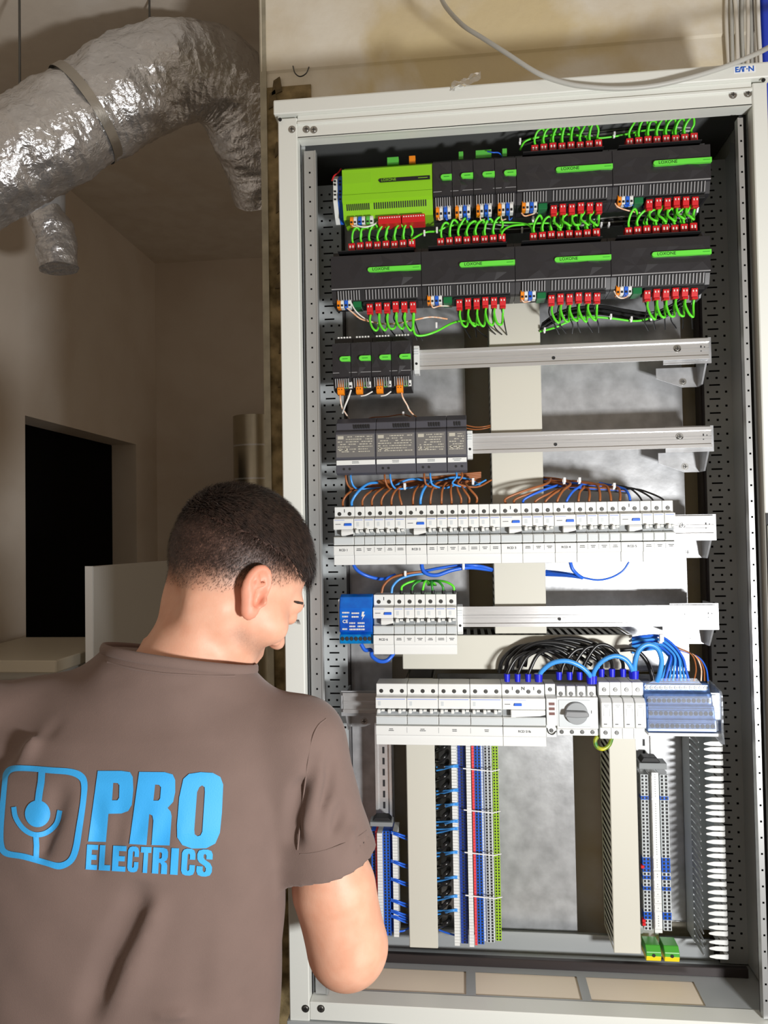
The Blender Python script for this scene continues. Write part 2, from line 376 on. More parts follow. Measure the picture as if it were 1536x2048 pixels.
# floor of the cabinet with three openings, each closed by a pale cover plate
OP = [(-.283, -.106), (-.090, .082), (.097, .275)]
xs = [-.39, .39]+[v for a in OP for v in a]; ys = [.038, .042, .106, .249]
fl = MB().sheet(xs, ys, lambda a, b: .042 < b < .106 and any(p < a < q for p, q in OP), lambda a, b: (a, b, .832))
obj('floor_plate', fl.mesh('floor_plate', 'inner', fixn=False), CB)
for a, b in OP: obj('gland_plate', MB().box(a-.003, b+.003, .039, .109, .824, .830).mesh('gland_plate', mat('gland_beige', (242, 228, 208), .6)), CB)
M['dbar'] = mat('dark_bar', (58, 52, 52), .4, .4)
obj('cross_bar', MB().box(-.35, .37, .122, .132, .832, .848).mesh('cross_bar', 'dbar', .001), CB)
obj('cross_bar', MB().box(-.30, .33, .172, .176, .832, .868).mesh('cross_bar', 'inner', .001), CB)
obj('roof_plate', MB().box(-.39, .39, .03, .249, 2.296, 2.30).mesh('roof_plate', mat('roof_grey', (96, 98, 98), .4)), CB)
# perforated mounting channels on either side
YW = .160
def channel(xa, xb, s, name, l0, l1, ly):
    """front-facing perforated web from xa to xb, return face at the outer edge, dotted front lip l0..l1"""
    mb = MB(); zs = [.835, 2.255]; rows = []
    z = .8625; k = 0
    while z < 2.24:
        rows.append((z, k % 2)); k += 1; z += .0125
    cols = [xa+.008, xa+.0235, xa+.038] if s < 0 else [xb-.041, xb-.0255, xb-.010]
    hx = .0019
    xs = [xa, xb]+[c+d for c in cols for d in (-hx, hx)]+[cols[0]+.0025, cols[0]+.021]
    for z, t in rows: zs += [z-.0019, z+.0019] if t == 0 else [z-.0014, z+.0014]
    rz = np.array([r[0] for r in rows])
    def hole(a, b):
        i = int(np.argmin(abs(rz-b))); t = rows[i][1]
        if t == 0: return abs(rz[i]-b) < .0019 and any(abs(a-c) < hx for c in cols)
        return abs(rz[i]-b) < .0014 and cols[0]+.0025 < a < cols[0]+.021
    mb.sheet(xs, zs, hole, lambda a, b: (a, YW, b))
    xo = xa if s < 0 else xb
    hz = np.array([.8625+.025*i for i in range(56)]); zz = [.835, 2.255]
    for z in hz: zz += [z-.0016, z+.0016]
    mb.sheet([ly, YW, .100, .105], zz, lambda a, b: .100 < a < .105 and np.min(abs(hz-b)) < .0016, lambda a, b: (xo, a, b))
    o = obj('perforated_channel', mb.mesh(name, 'inner', fixn=False), CB)
    lm = MB(); mid = (l0+l1)/2; zz2 = [.835, 2.25]
    for z in hz: zz2 += [z-.0015, z+.0015]
    lm.sheet([l0, l1, mid-.0015, mid+.0015], zz2, lambda a, b: abs(a-mid) < .0015 and np.min(abs(hz-b)) < .0015, lambda a, b: (a, ly, b))
    ed = l1 if s < 0 else l0
    lm.box(ed-.0012, ed+.0012, ly-.001, ly+.012, .835, 2.25)
    obj('front_lip', lm.mesh(name+'_lip', 'holestrip', fixn=False), o)
    obj('channel_shade_back', MB().box(xa, xb, YW+.030, YW+.033, .835, 2.255).box(xa, xa+.0012, YW+.0003, YW+.031, .835, 2.255).box(xb-.0012, xb, YW+.0003, YW+.031, .835, 2.255).mesh('channel_shade_back', 'dbar'), o)  # dark lining paints the shade seen through the web's holes
    obj('lip_shade_back', MB().box(l0, l1, ly+.016, ly+.018, .835, 2.25).box(l0, l0+.001, ly+.0003, ly+.017, .835, 2.25).box(l1-.001, l1, ly+.0003, ly+.017, .835, 2.25).mesh('lip_shade_back', 'dbar'), o)  # dark lining again, painted shade behind the lip's holes
    g0, g1 = sorted((l0 if s < 0 else l1, -.361 if s < 0 else .3716))
    obj('seal_groove', MB().box(g0, g1, .030, .034, .833, 2.264).mesh('seal_groove', 'inner' if s < 0 else 'blackm'), o)
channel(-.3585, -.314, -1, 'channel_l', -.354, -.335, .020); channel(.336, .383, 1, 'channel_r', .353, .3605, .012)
# rear posts, mounting plates
for x in (-.318, .3365): obj('rear_post', MB().box(x-.003, x+.003, .175, .205, .835, 2.29).mesh('rear_post', 'dbar'), CB)
for (a, b, c, d) in ((-.314, -.087, 1.405, 2.28), (-.012, .309, 1.335, 2.28), (-.314, -.235, .885, 1.40), (-.150, .098, .858, 1.33), (.150, .305, .885, 1.33)):
    mb = MB().box(a, b, .199, .2015, c, d).box(a, b, .199, .215, c, c+.002)
    obj('mounting_plate', mb.mesh('mounting_plate', 'galv', .0006), CB)
obj('base_flange', MB().prism([(.186, .835), (.189, .835), (.199, .858), (.196, .860)], -.30, .30, 'x').mesh('base_flange', 'inner'), CB)
def screw_mesh(r=.0042):
    mb = MB().cyl((0, 0, 0), (0, -.0022, 0), r, r*.85, 16).cyl((0, 0, 0), (0, -.0006, 0), r*1.5, r*1.5, 16)
    mb.box(-r*.8, r*.8, -.0024, -.0021, -r*.14, r*.14, 1).box(-r*.14, r*.14, -.0024, -.0021, -r*.8, r*.8, 1)
    return mb.mesh('screw', ['screw', 'blackm'])
SCM = screw_mesh()
for (x, y) in ((584, 259), (612, 257), (627, 258), (1467, 188), (1497, 185), (611, 2017), (642, 2017)):
    p = px(x, y, .0); yy = .003 if 2.266 < p[2] < 2.30 and -.36 < p[0] < .373 else 0.0
    obj('screw', SCM, CB, (p[0], yy, p[2]))
for x, y in ((560, 239), (1527, 160)):
    p = px(x, y, -.006); obj('plug_hole', MB().cyl((0, .001, 0), (0, -.0005, 0), .003, n=12).mesh('plug_hole', 'blackm'), CB, (p[0], -.006, p[2]))
p = px(1489, 139, -.0062)
bd_ = obj('brand_badge', MB().box(-.0165, .0165, -.0004, .0, -.0052, .0052).mesh('brand_badge', mat('badge_white', (240, 242, 245), .4)), CB, (p[0], -.0061, p[2]))
M['eblue'] = mat('badge_blue', (20, 90, 190), .4)
obj('lettering', text_mesh('E T·N', .0115, 'eblue', .0002, 'CENTER', .0003, 0, 1.05), bd_, (0, -.0006, 0))
obj('lettering', MB().prism([(-.0088, -.0038), (-.0068, -.0038), (-.0052, .0038), (-.0066, .0038)], -.0004, 0, 'y').prism([(-.0020, -.0038), (-.0036, -.0038), (-.0052, .0038), (-.0038, .0038)], -.0004, 0, 'y').mesh('badge_a', 'eblue'), bd_, (0, -.0004, 0))
lb = obj('latch_bar', MB().box(.3735, .3785, -.006, .004, 1.474, 1.60).mesh('latch_bar', 'frame', .002), CB)
obj('latch_slot', MB().box(.3725, .3795, -.0012, .001, 1.455, 1.618).mesh('latch_slot', 'blackm'), lb)
# slotted corner gussets inside the channel ends
def gusset(x, s, z0, z1):
    mb = MB(); zs = [z0, z1]; ys = [.035, .13]
    sl = [z0+(z1-z0)*t for t in (.25, .5, .75)]
    for z in sl: zs += [z-.002, z+.002]
    ys += [.055, .11]
    mb.sheet(ys, zs, lambda a, b: .055 < a < .11 and any(abs(b-z) < .002 for z in sl), lambda a, b: (x, a, b+(a-.08)*-.6*s))
    obj('corner_gusset', mb.mesh('corner_gusset', 'inner', fixn=False), CB)
gusset(.381, 1, .88, .99); gusset(-.3565, -1, 2.13, 2.24); gusset(.381, -1, 2.13, 2.24)

# ---- mounting rails
RP = [(.0, .0175), (.0, .0128), (.0045, .0128), (.0045, -.0128), (.0, -.0128), (.0, -.0175), (-.0012, -.0175), (-.0012, -.0118), (.0033, -.0118), (.0033, -.003), (.0024, -.002), (.0024, .002), (.0033, .003), (.0033, .0118), (-.0012, .0118), (-.0012, .0175)]
def rail(k, x0, x1, label):
    t = thing('mounting_rail', label, 'rail', (0, YR, ZR[k]))
    obj('top_hat_profile', MB().prism(RP, x0, x1, 'x').mesh('top_hat_profile', 'rail'), t)
    hm = MB().cyl((0, .0034, 0), (0, .0018, 0), .0028, n=12).mesh('rail_hole', 'blackm')
    if k in (3, 4, 6): obj('slot_hole', hm, t, (.065, 0, -.005))
    for sx in ((1, -1) if k == 7 else (1,)):
        xe = x1 if sx > 0 else x0
        br = MB()
        br.prism([(0, .0), (sx*.0, .0)], 0, 0) if 0 else None
        a, b = sorted((xe-sx*.075, xe+sx*.004))
        br.box(a, b, .0045, .0065, -.024, .020)
        br.prism([(.0065, -.024), (.0065, .02), (.055, .02), (.055, -.055), (.03, -.055)], *(sorted((xe-sx*.006, xe-sx*.003))), 'x')
        br.prism([(xe-sx*.075, -.02), (xe-sx*.003, -.02), (xe-sx*.003, -.055), (xe-sx*.03, -.055), (xe-sx*.075, -.038)], .053, .055, 'y')
        o = obj('support_bracket', br.mesh('support_bracket', 'galv'), t)
        obj('bracket_screw', SCM, o, (xe-sx*.03, .053, -.045))
    mk = MB().box(-.006, .006, -.0004, .0, -.0008, .0008).box(-.002, .0, -.0004, 0, -.005, .005).box(.004, .0055, -.0004, 0, -.0035, .0035)
    obj('stamped_mark', mk.mesh('stamped_mark', 'blackm'), t, (x1-.012, .0032, .001))
    obj('rail_screw', SCM, t, (x1-.052, .0030, .0025))
    return t
rail(1, RL, RR, 'aluminium mounting rail behind the lime green controller'); rail(2, RL, RR, 'aluminium mounting rail behind the row of four wide black modules')
rail(3, RL, RR, 'bare aluminium mounting rail beside the four narrow black modules'); rail(4, RL, RR, 'bare aluminium mounting rail beside the dark grey power supplies')
rail(5, RL, RR, 'aluminium mounting rail holding the longest row of breakers'); rail(6, RL, RR, 'bare aluminium mounting rail beside the RCD 6 breakers')
rail(7, RL, RR, 'aluminium mounting rail holding the rotary main switch')

# ---- wiring ducts with lids
def fingers_sheet(mb, L, dep, slot, gap, f):
    a = 0; cuts = []
    while a+gap+slot < L: cuts.append((a+gap, a+gap+slot)); a += gap+slot
    us = [0, L]+[v for c in cuts for v in c]
    mb.sheet(us, [0, .012, dep], lambda u, v: v > .012 and any(p < u < q for p, q in cuts), f)
def wduct(name, label, x0, x1, z0, z1, yf=.105, yb=.198, vertical=True):
    t = thing('wiring_duct', label, 'wiring duct', (0, 0, 0), 'lidded wiring ducts')
    mb = MB().box(x0, x1, yb-.002, yb, z0, z1)
    for s in (0, 1):
        if vertical:
            x = (x0, x1)[s]; fingers_sheet(mb, z1-z0, yb-yf-.004, .006, .0065, lambda u, v, x=x: (x, yb-v, z0+u))
        else:
            z = (z0, z1)[s]; fingers_sheet(mb, x1-x0, yb-yf-.004, .006, .0065, lambda u, v, z=z: (x0+u, yb-v, z))
    obj('slotted_base', mb.mesh('slotted_base', 'beige', fixn=False), t)
    obj('lid', MB().box(x0-.001, x1+.001, yf-.004, yf, z0, z1).mesh('lid', 'beige', .0012), t)
    for s in (0, 1):
        if vertical: obj('cable_shade_fill', MB().box(x0+.004, x1-.004, yf+.01, yb-.004, z0+.001, z1-.001).mesh('cable_shade_fill', 'w_black'), t) if s == 0 else None  # black block paints the shade among the wires inside the duct
        else: obj('cable_shade_fill', MB().box(x0+.001, x1-.001, yf+.01, yb-.004, z0+.004, z1-.004).mesh('cable_shade_fill', 'w_black'), t) if s == 0 else None
    return t
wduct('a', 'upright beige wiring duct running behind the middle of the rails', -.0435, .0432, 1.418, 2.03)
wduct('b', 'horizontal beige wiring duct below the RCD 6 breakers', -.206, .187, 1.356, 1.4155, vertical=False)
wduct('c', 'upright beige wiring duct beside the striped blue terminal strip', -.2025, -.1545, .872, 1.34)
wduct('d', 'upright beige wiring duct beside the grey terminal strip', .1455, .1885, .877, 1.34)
# ================================================================ devices on the rails
TE = .0175
def term_screw(): 
    mb = MB().cyl((0, 0, 0), (0, -.0004, 0), .0034, n=12).cyl((0, -.0003, 0), (0, -.0007, 0), .0026, n=12, mi=1)
    mb.box(-.0022, .0022, -.0010, -.0007, -.0004, .0004)
    return mb.mesh('terminal_screw', ['blackm', 'screwd'])
TSC = term_screw()
def breaker_profile():
    return [(0, .043), (-.0445, .043), (-.0445, .0255), (-.048, .0235), (-.0575, .0225), (-.0575, .0045), (-.0475, .0035), (-.0475, -.0075), (-.0575, -.0085), (-.0575, -.0215), (-.046, -.0235), (-.046, -.040), (0, -.043)]
_bm = {}
def poles_body(n):
    w = n*TE-.0005
    return MB().prism(breaker_profile(), .00025, w, 'x').mesh('breaker_body', 'white', .0006)
def mcb(n, label, group, loc):
    """n-pole circuit breaker"""
    key = ('mcb', n)
    if key in _bm: return copy_tree(_bm[key], loc, label, group)
    t = thing('circuit_breaker', label, 'circuit breaker', loc, group); w = n*TE
    b = obj('body', poles_body(n), t)
    obj('blue_line', MB().box(.0015, w-.0025, -.0578, -.0572, .0197, .0204).mesh('blue_line', 'blue'), b)
    obj('recess_floor', MB().box(.001, w-.001, -.0480, -.0473, -.0072, .0032).mesh('recess_floor', 'grey'), b)
    obj('lower_cover', MB().box(.001, w-.001, -.0584, -.0574, -.0205, -.0095).mesh('lower_cover', 'white2', .0004), t)
    obj('status_window', MB().box(.0045, .009, -.0577, -.0573, .0095, .0165).mesh('status_window', 'white2'), b)
    for i in range(n):
        x = i*TE
        lv = MB().prism([(-.047, .002), (-.064, .0045), (-.0655, .001), (-.0645, -.002), (-.047, -.004)], x+.0035, x+.0085, 'x')
        lv.prism([(-.047, .002), (-.060, .0035), (-.061, .0005), (-.047, -.002)], x+.010, x+.0155, 'x')
        obj('toggle', lv.mesh('toggle', 'white', .0006), t)
        obj('terminal_screw', TSC, t, (x+TE/2, -.0445, .031))
    _bm[key] = t
    return t
def rcd(n, label, loc, mark=True):
    key = ('rcd', n)
    if key in _bm: return copy_tree(_bm[key], loc, label)
    t = thing('residual_current_device', label, 'breaker', loc, None); w = n*TE
    b = obj('body', poles_body(n), t)
    obj('blue_line', MB().box(.002, w*.55, -.0578, -.0572, .0199, .0203).mesh('blue_line', 'blue'), b)
    obj('black_dash', MB().box(.0038, .0128, -.0579, -.0572, .0128, .0136).mesh('black_dash', 'blackink'), b)
    obj('test_button', MB().prism([(.0185, .0105), (.0195, .0148), (.0315, .0148), (.0315, .0105)], -.0595, -.057, 'y').mesh('test_button', 'blue', .0005), t, label='blue test button')
    obj('recess_floor', MB().box(.001, w-.001, -.0480, -.0473, -.0072, .0032).mesh('recess_floor', 'grey'), b)
    lv = MB().prism([(-.047, .0045), (-.0585, .0042), (-.061, .000), (-.060, -.006), (-.047, -.0075)], .0135, w-.001, 'x')
    l = obj('toggle', lv.mesh('toggle', 'white', .0008), t)
    obj('toggle_gap', MB().prism([(.021, -.0072), (w-.0008, -.0072), (w-.0008, -.0035), (w-.009, -.0055)], -.0612, -.0585, 'y').mesh('toggle_gap', 'blackm'), l)
    if n > 2: obj('front_plate', MB().box(.0135, w-.001, -.0602, -.0575, -.0078, .004).mesh('front_plate', 'white', .0006), t)
    obj('lower_cover', MB().box(.001, w-.001, -.0584, -.0574, -.0205, -.0095).mesh('lower_cover', 'white2', .0004), t)
    for i in range(n): obj('terminal_screw', TSC, t, (i*TE+TE/2, -.0445, .031))
    for i in range(1, n): obj('lettering', text_mesh('1' if i % 2 else 'N', .0075, 'blackink', .0002, 'CENTER', .0002), t, (i*TE, -.0447, .036))
    _bm[key] = t
    return t
def ink_lines(cells, mb, w=.010):
    rnd = random.Random(int(cells[0]*1e4)+5)
    for c in cells:
        for z in (-.0285, -.0310):
            ww = w*rnd.uniform(.55, 1.0); x = c-ww/2
            while x < c+ww/2-.0006:
                l = rnd.uniform(.0006, .0016); mb.box(x, min(x+l, c+ww/2), -.0606, -.0602, z-.0006, z+.0006); x += l+.0004
    return mb
def label_strip(x0, n, loc, label, group, text=None, cells=None, seps=True):
    t = thing('label_strip', label, 'label strip', loc, group); w = n*TE
    prof = [(-.047, -.0232), (-.0602, -.0236), (-.0602, -.0385), (-.057, -.0400), (-.057, -.0555), (-.051, -.0560), (-.051, -.041), (-.047, -.041)]
    obj('holder', MB().prism(prof, .0004, w-.0004, 'x').mesh('holder', 'white', .0005), t)
    if text: obj('lettering', text_mesh(text, .0052, 'ink', .0002, 'CENTER', .0001), t, (w/2, -.0604, -.0305))
    if cells:
        obj('printed_lines', ink_lines(cells, MB()).mesh('printed_lines', 'ink'), t)
        d = (cells[1]-cells[0])/2
        mb = MB()
        for c in cells[1:]: mb.box(c-d-.00025, c-d+.00025, -.0605, -.0601, -.0345, -.0255)
        obj('cell_lines', mb.mesh('cell_lines', 'grey'), t)
    return t
# --- row five
x = -.3147; seq = [5, 7, 3, 4, 3]
for g, n in enumerate(seq):
    loc = (x, YR, ZR[5]); who = ('RCD 1, serving five breakers', 'RCD 2, serving seven breakers', 'RCD 3, serving three breakers before the next switch', 'RCD 4, serving four breakers', 'RCD 5, serving the three breakers beside bare rail')[g]
    sec = ('five-breaker RCD 1 section', 'seven-breaker RCD 2 section', 'three-breaker RCD 3 section before RCD 4', 'four-breaker RCD 4 section', 'three-breaker RCD 5 section beside the bare rail')[g]
    rcd(2, f'residual current switch marked {who}', loc)
    label_strip(x, 2, loc, f'label strip printed {who}', 'label strips of the long breaker row', f'RCD {g+1}')
    x += 2*TE
    label_strip(x, n, (x, YR, ZR[5]), f'strip of small printed labels in the {sec}', 'label strips of the long breaker row', None, [TE*(i+.5) for i in range(n)])
    for i in range(n):
        mcb(1, f'{ORD[i]} single-pole breaker of the {sec}', 'single-pole breakers of the long row', (x+i*TE, YR, ZR[5]))
    x += n*TE
# --- row six
x = -.2496
rcd(2, 'residual current switch marked RCD 6, beside the glossy blue block', (x, YR, ZR[6]))
label_strip(x, 2, (x, YR, ZR[6]), 'label strip printed RCD 6, under the shorter breaker row', 'label strips of the short breaker row', 'RCD 6')
x += 2*TE
label_strip(x, 6, (x, YR, ZR[6]), 'strip of six small printed labels under the shorter breaker row', 'label strips of the short breaker row', None, [TE*(i+.5) for i in range(6)])
for i in range(6):
    mcb(1, f'white single-pole breaker with green wire, {ORD[i]} one counted from RCD 6', 'single-pole breakers beside RCD 6', (x+i*TE, YR, ZR[6]))
# --- row seven
x = -.2478
for i in range(4):
    mcb(3, f'white three-pole breaker in the bottom row, {ORD[3-i]} one counted from its four-pole residual current switch', 'three-pole breakers of the bottom row', (x+i*3*TE, YR, ZR[7]))
label_strip(x, 12, (x, YR, ZR[7]), 'long white label strip below the four three-pole breakers', 'label strips of the bottom row', None, [3*TE*(i+.5) for i in range(4)])
x += 12*TE
rcd(4, 'wide four-pole residual current switch in the bottom row', (x, YR, ZR[7]))
label_strip(x, 4, (x, YR, ZR[7]), 'white label strip printed RCD below the four-pole switch', 'label strips of the bottom row', 'RCD S1fa')
# end clamps
def clamp(x, k, label):
    t = thing('end_clamp', label, 'end clamp', (x, YR, ZR[k]), 'white end clamps on the rails')
    mb = MB().prism([(0, .022), (-.024, .020), (-.026, .012), (-.026, -.022), (-.018, -.028), (0, -.028)], 0, .0095, 'x')
    b = obj('clamp_body', mb.mesh('clamp_body', 'white', .0008), t)
    m2 = MB()
    for z in (.004, .008, .012): m2.box(.001, .0085, -.0268, -.0258, z, z+.0018)
    obj('ridge', m2.mesh('ridge', 'white2'), b)
    obj('clamp_screw', MB().cyl((.0048, -.0255, -.012), (.0048, -.0268, -.012), .0022, n=10).mesh('clamp_screw', 'blackm'), t)
clamp(-.1755, 3, 'white end clamp beside the narrow black modules'); clamp(-.0868, 4, 'white end clamp beside the dark grey power supplies'); clamp(-.1092, 6, 'white end clamp beside the RCD 6 breakers')
# --- indicator, rotary main switch, surge arresters, distribution block
t = thing('phase_indicator', 'narrow white module with three dark indicator lights beside the rotary switch', 'indicator module', (.0332, YR, ZR[7]))
obj('body', MB().prism([(0, .043), (-.040, .043), (-.040, .026), (-.0565, .0225), (-.0565, -.0215), (-.046, -.0235), (-.046, -.043), (0, -.043)], .0004, .0168, 'x').mesh('body', 'white', .0006), t)
for z in (.014, .006, -.002): obj('lamp_window', MB().box(.0045, .0135, -.0574, -.0562, z-.0022, z+.0022).mesh('lamp_window', mat('lamp_window', (120, 84, 80), .3)), t)
obj('terminal_screw', TSC, t, (.0085, -.0462, -.032)); obj('terminal_screw', TSC, t, (.0085, -.0402, .034))
t = thing('main_switch', 'white four-pole main switch with a grey rotary knob', 'main switch', (.0504, YR, ZR[7])); w = .0665
obj('body', MB().prism([(0, .038), (-.030, .038), (-.036, .026), (-.052, .0235), (-.052, -.027), (-.046, -.030), (-.046, -.040), (0, -.040)], .0004, w-.0004, 'x').mesh('body', 'white', .0008), t)
obj('front_panel', MB().box(.003, w-.012, -.0535, -.0515, -.024, .020).mesh('front_panel', 'white2', .0008), t)
for i in range(4):
    s = obj('terminal_cap', MB().box(.0015+i*.0165, .0150+i*.0165, -.0445, -.0295, .022, .0405).mesh('terminal_cap', 'white', .0008), t)
    obj('terminal_screw', TSC, s, (.008+i*.0165, -.0447, .028)); obj('terminal_screw', TSC, t, (.008+i*.0165, -.0462, -.034))
kn = obj('knob_disc', MB().cyl((.031, -.0515, -.001), (.031, -.0600, -.001), .0185, .0178, 40).mesh('knob_disc', 'grey', .0006), t, label='round grey knob plate')
obj('knob_grip', MB().prism([(.0105, -.0045), (.0135, .0045), (.046, .0038), (.0495, .0005), (.049, -.0045), (.030, -.0058)], -.0685, -.0595, 'y').mesh('knob_grip', mat('knob_grey', (128, 130, 132), .4), .0012), kn)
obj('lettering', text_mesh('1', .007, 'blackink', .0002, 'CENTER', .0002), t, (.0555, -.0521, .000))
for i in range(4):
    t = thing('surge_arrester', f'white plug-in surge arrester cartridge, {ORD[3-i]} one counted from the clear distribution block', 'surge arrester', (.1196+i*.0178, YR, ZR[7]), 'surge arresters beside the main switch')
    obj('base', MB().prism([(0, .047), (-.044, .047), (-.044, .026), (-.038, .024), (-.038, -.024), (-.048, -.026), (-.048, -.044), (0, -.044)], .0002, .0175, 'x').mesh('base', 'white', .0006), t)
    c = obj('cartridge', MB().prism([(-.038, .0235), (-.052, .0235), (-.0615, .017), (-.0615, -.021), (-.058, -.0245), (-.038, -.0245)], .0006, .0171, 'x').mesh('cartridge', 'white', .0008), t)
    mb = MB().box(.004, .009, -.0619, -.0614, -.0175, -.0162)
    obj('status_mark', mb.mesh('status_mark', 'blackm'), c)
    obj('printed_lines', ink_lines([.0088], MB(), .008).mesh('printed_lines', 'grey'), c, (0, -.0012, .042))
    obj('outline', MB().box(.004, .0043, -.0619, -.0614, -.004, .008).box(.0135, .0138, -.0619, -.0614, -.004, .008).box(.004, .0138, -.0619, -.0614, .0078, .008).box(.004, .0138, -.0619, -.0614, -.004, -.0038).mesh('outline', 'grey'), c)
    obj('terminal_screw', TSC, t, (.0088, -.0442, .035))
    if i < 2: obj('terminal_screw', TSC, t, (.0088, -.0482, -.034))
t = thing('distribution_block', 'clear and blue neutral distribution block with rows of screws', 'terminal block', (.1946, YR, ZR[7])); w = .107
obj('base', MB().prism([(0, .040), (-.018, .040), (-.024, .028), (-.032, .026), (-.036, .010), (-.042, .008), (-.046, -.010), (-.050, -.012), (-.052, -.030), (0, -.032)], 0, w, 'x').mesh('base', mat('block_blue', (120, 160, 228), .3, 0, .25, 120), .0006), t)
rows = ((.0345, -.0215), (.0165, -.035), (-.002, -.0445), (-.0205, -.0515))
for r, (z, y) in enumerate(rows):
    obj('brass_bar', MB().box(.003, w-.003, y-.0018, y+.006, z-.0042, z+.0042).mesh('brass_bar', mat('busbar', (128, 148, 190), .3, .6)), t)
    for i in range(13): obj('terminal_screw', TSC, t, (.0065+i*.0078, y-.0019, z))
obj('clear_cover', MB().prism([(-.058, .028), (-.0595, .028), (-.0595, -.026), (-.058, -.026)], 0, w, 'x').box(0, w, -.0605, -.0585, .0085, .0095).box(0, w, -.0605, -.0585, -.0125, -.0115).mesh('clear_cover', 'clear'), t)
obj('top_guard', MB().prism([(.004, .040), (.026, .050), (.086, .050), (.094, .040)], -.026, -.023, 'y').mesh('top_guard', 'clear'), t)
obj('end_plate', MB().prism([(0, .043), (-.056, .036), (-.0615, .030), (-.0615, -.030), (-.066, -.046), (-.058, -.047), (0, -.040)], w+.004, w+.0075, 'x').mesh('end_plate', 'clear'), t)
obj('bottom_tray', MB().box(0, w+.006, -.054, 0, -.037, -.032).mesh('bottom_tray', 'white', .0006), t)
# --- clear blue distribution block in row six
t = thing('power_distribution_block', 'glossy translucent blue distribution block beside the RCD 6 breakers', 'terminal block', (-.3095, YR, ZR[6])); w = .059
obj('body', MB().prism([(0, .042), (-.040, .044), (-.050, .040), (-.0585, .022), (-.0585, -.018), (-.052, -.022), (-.052, -.036), (0, -.036)], .003, w, 'x').mesh('body', mat('gloss_blue', (0, 118, 220), .12, 0, .6, 28, rgb2=(0, 52, 168), coat=.5), .001), t)
obj('lower_tray', MB().box(.002, w+.001, -.053, -.02, -.0385, -.0225).mesh('lower_tray', mat('gloss_teal', (10, 140, 200), .15, 0, .5, 60, rgb2=(8, 90, 170)), .001), t)
for i in range(7): obj('tray_screw', TSC, t, (.007+i*.0077, -.0532, -.030))
obj('side_cheek', MB().box(0, .003, -.05, 0, -.01, .036).mesh('side_cheek', 'white', .0005), t)
mk = MB()
rnd = random.Random(11)
for z, xa, xb in ((.0145, .008, .020), (.0135, .024, .037), (.008, .008, .018), (.0075, .024, .036), (-.003, .020, .030), (-.003, .034, .046), (-.0085, .020, .030), (-.0085, .034, .046), (-.013, .008, .016), (-.0135, .020, .046)):
    xx = xa
    while xx < xb:
        l = rnd.uniform(.001, .0028); mk.box(xx, min(xx+l, xb), -.0592, -.0586, z-.0013, z+.0013); xx += l+.0006
mk.prism([(.042, .016), (.046, .016), (.044, .011), (.047, .011), (.041, .002), (.043, .008), (.0405, .008)], -.0592, -.0586, 'y')
obj('printed_marks', mk.mesh('printed_marks', 'w_white'), t)
obj('lettering', text_mesh('CE', .0075, 'w_white', .0002, 'LEFT', .0002), t, (.0085, -.059, -.0005))

# ---- power supplies (row four)
def psu(x, w, label, seed, holes):
    t = thing('power_supply', label, 'power supply', (x, YR, ZR[4]), 'dark grey power supplies'); w -= .0006
    b = obj('body', MB().prism([(0, .046), (-.030, .046), (-.045, .036), (-.047, .024), (-.054, .0205), (-.0575, .0165), (-.0575, -.026), (-.0545, -.028), (-.0545, -.050), (-.045, -.053), (0, -.050)], 0, w, 'x').mesh('body', 'dgrey', .0007), t)
    obj('face_label', MB().box(.0015, w-.0015, -.0580, -.0574, -.0235, .0150).mesh('face_label', 'psuface'), t)
    rnd = random.Random(seed); mk = MB()
    mk.box(.004, .014, -.0584, -.0579, .007, .0125)
    z = .011
    while z > -.016:
        xx = .004+(.014 if z > .005 else 0)
        while xx < w-.006:
            l = rnd.uniform(.001, .005)
            if rnd.random() < .75: mk.box(xx, min(xx+l, w-.005), -.0584, -.0579, z-.0008, z+.0008)
            xx += l+.001
        z -= .0042
    obj('printed_marks', mk.mesh('printed_marks', 'psuink'), t)
    mk = MB().box(.006, .010, -.0584, -.0579, -.0125, -.0085).box(.016, .021, -.0584, -.0579, -.0125, -.0085)
    obj('approval_marks', mk.mesh('approval_marks', 'psuink'), t)
    lb = obj('white_tag', MB().box(.001, w-.001, -.0572, -.0544, -.0365, -.0285).mesh('white_tag', 'white', .0004), t)
    obj('printed_lines', ink_lines([w/2], MB(), .016).mesh('printed_lines', 'grey'), lb, (0, .003, -.0025))
    for hx in holes: obj('test_hole', MB().cyl((0, 0, 0), (0, -.0005, 0), .0021, n=12).mesh('test_hole', 'blackm'), t, (hx, -.0545, -.0432))
    vm = MB()
    nv = max(2, int(w/.004)-2)
    for i in range(nv//2): vm.box(w*.5+i*.0042-.004, w*.5+i*.0042-.0015, -.0480, -.0455, .026, .0325)
    obj('vent_slots', vm.mesh('vent_slots', 'blackm'), b)
    obj('groove', MB().box(0, w, -.0495, -.0470, .0215, .0230).mesh('groove', 'blackm'), b)
psu(-.3088, .0685, 'dark grey power supply at the free end of the row of four', 1, (.0135, .0235))
psu(-.2403, .0677, 'dark grey wide power supply between its wide neighbour and the medium one', 2, (.0115, .0210))
psu(-.1726, .0520, 'dark grey medium-width power supply between wide and narrow ones', 3, (.0115, .0215))
psu(-.1206, .0339, 'narrowest dark grey power supply next to the end clamp', 4, (.0145, .0245))

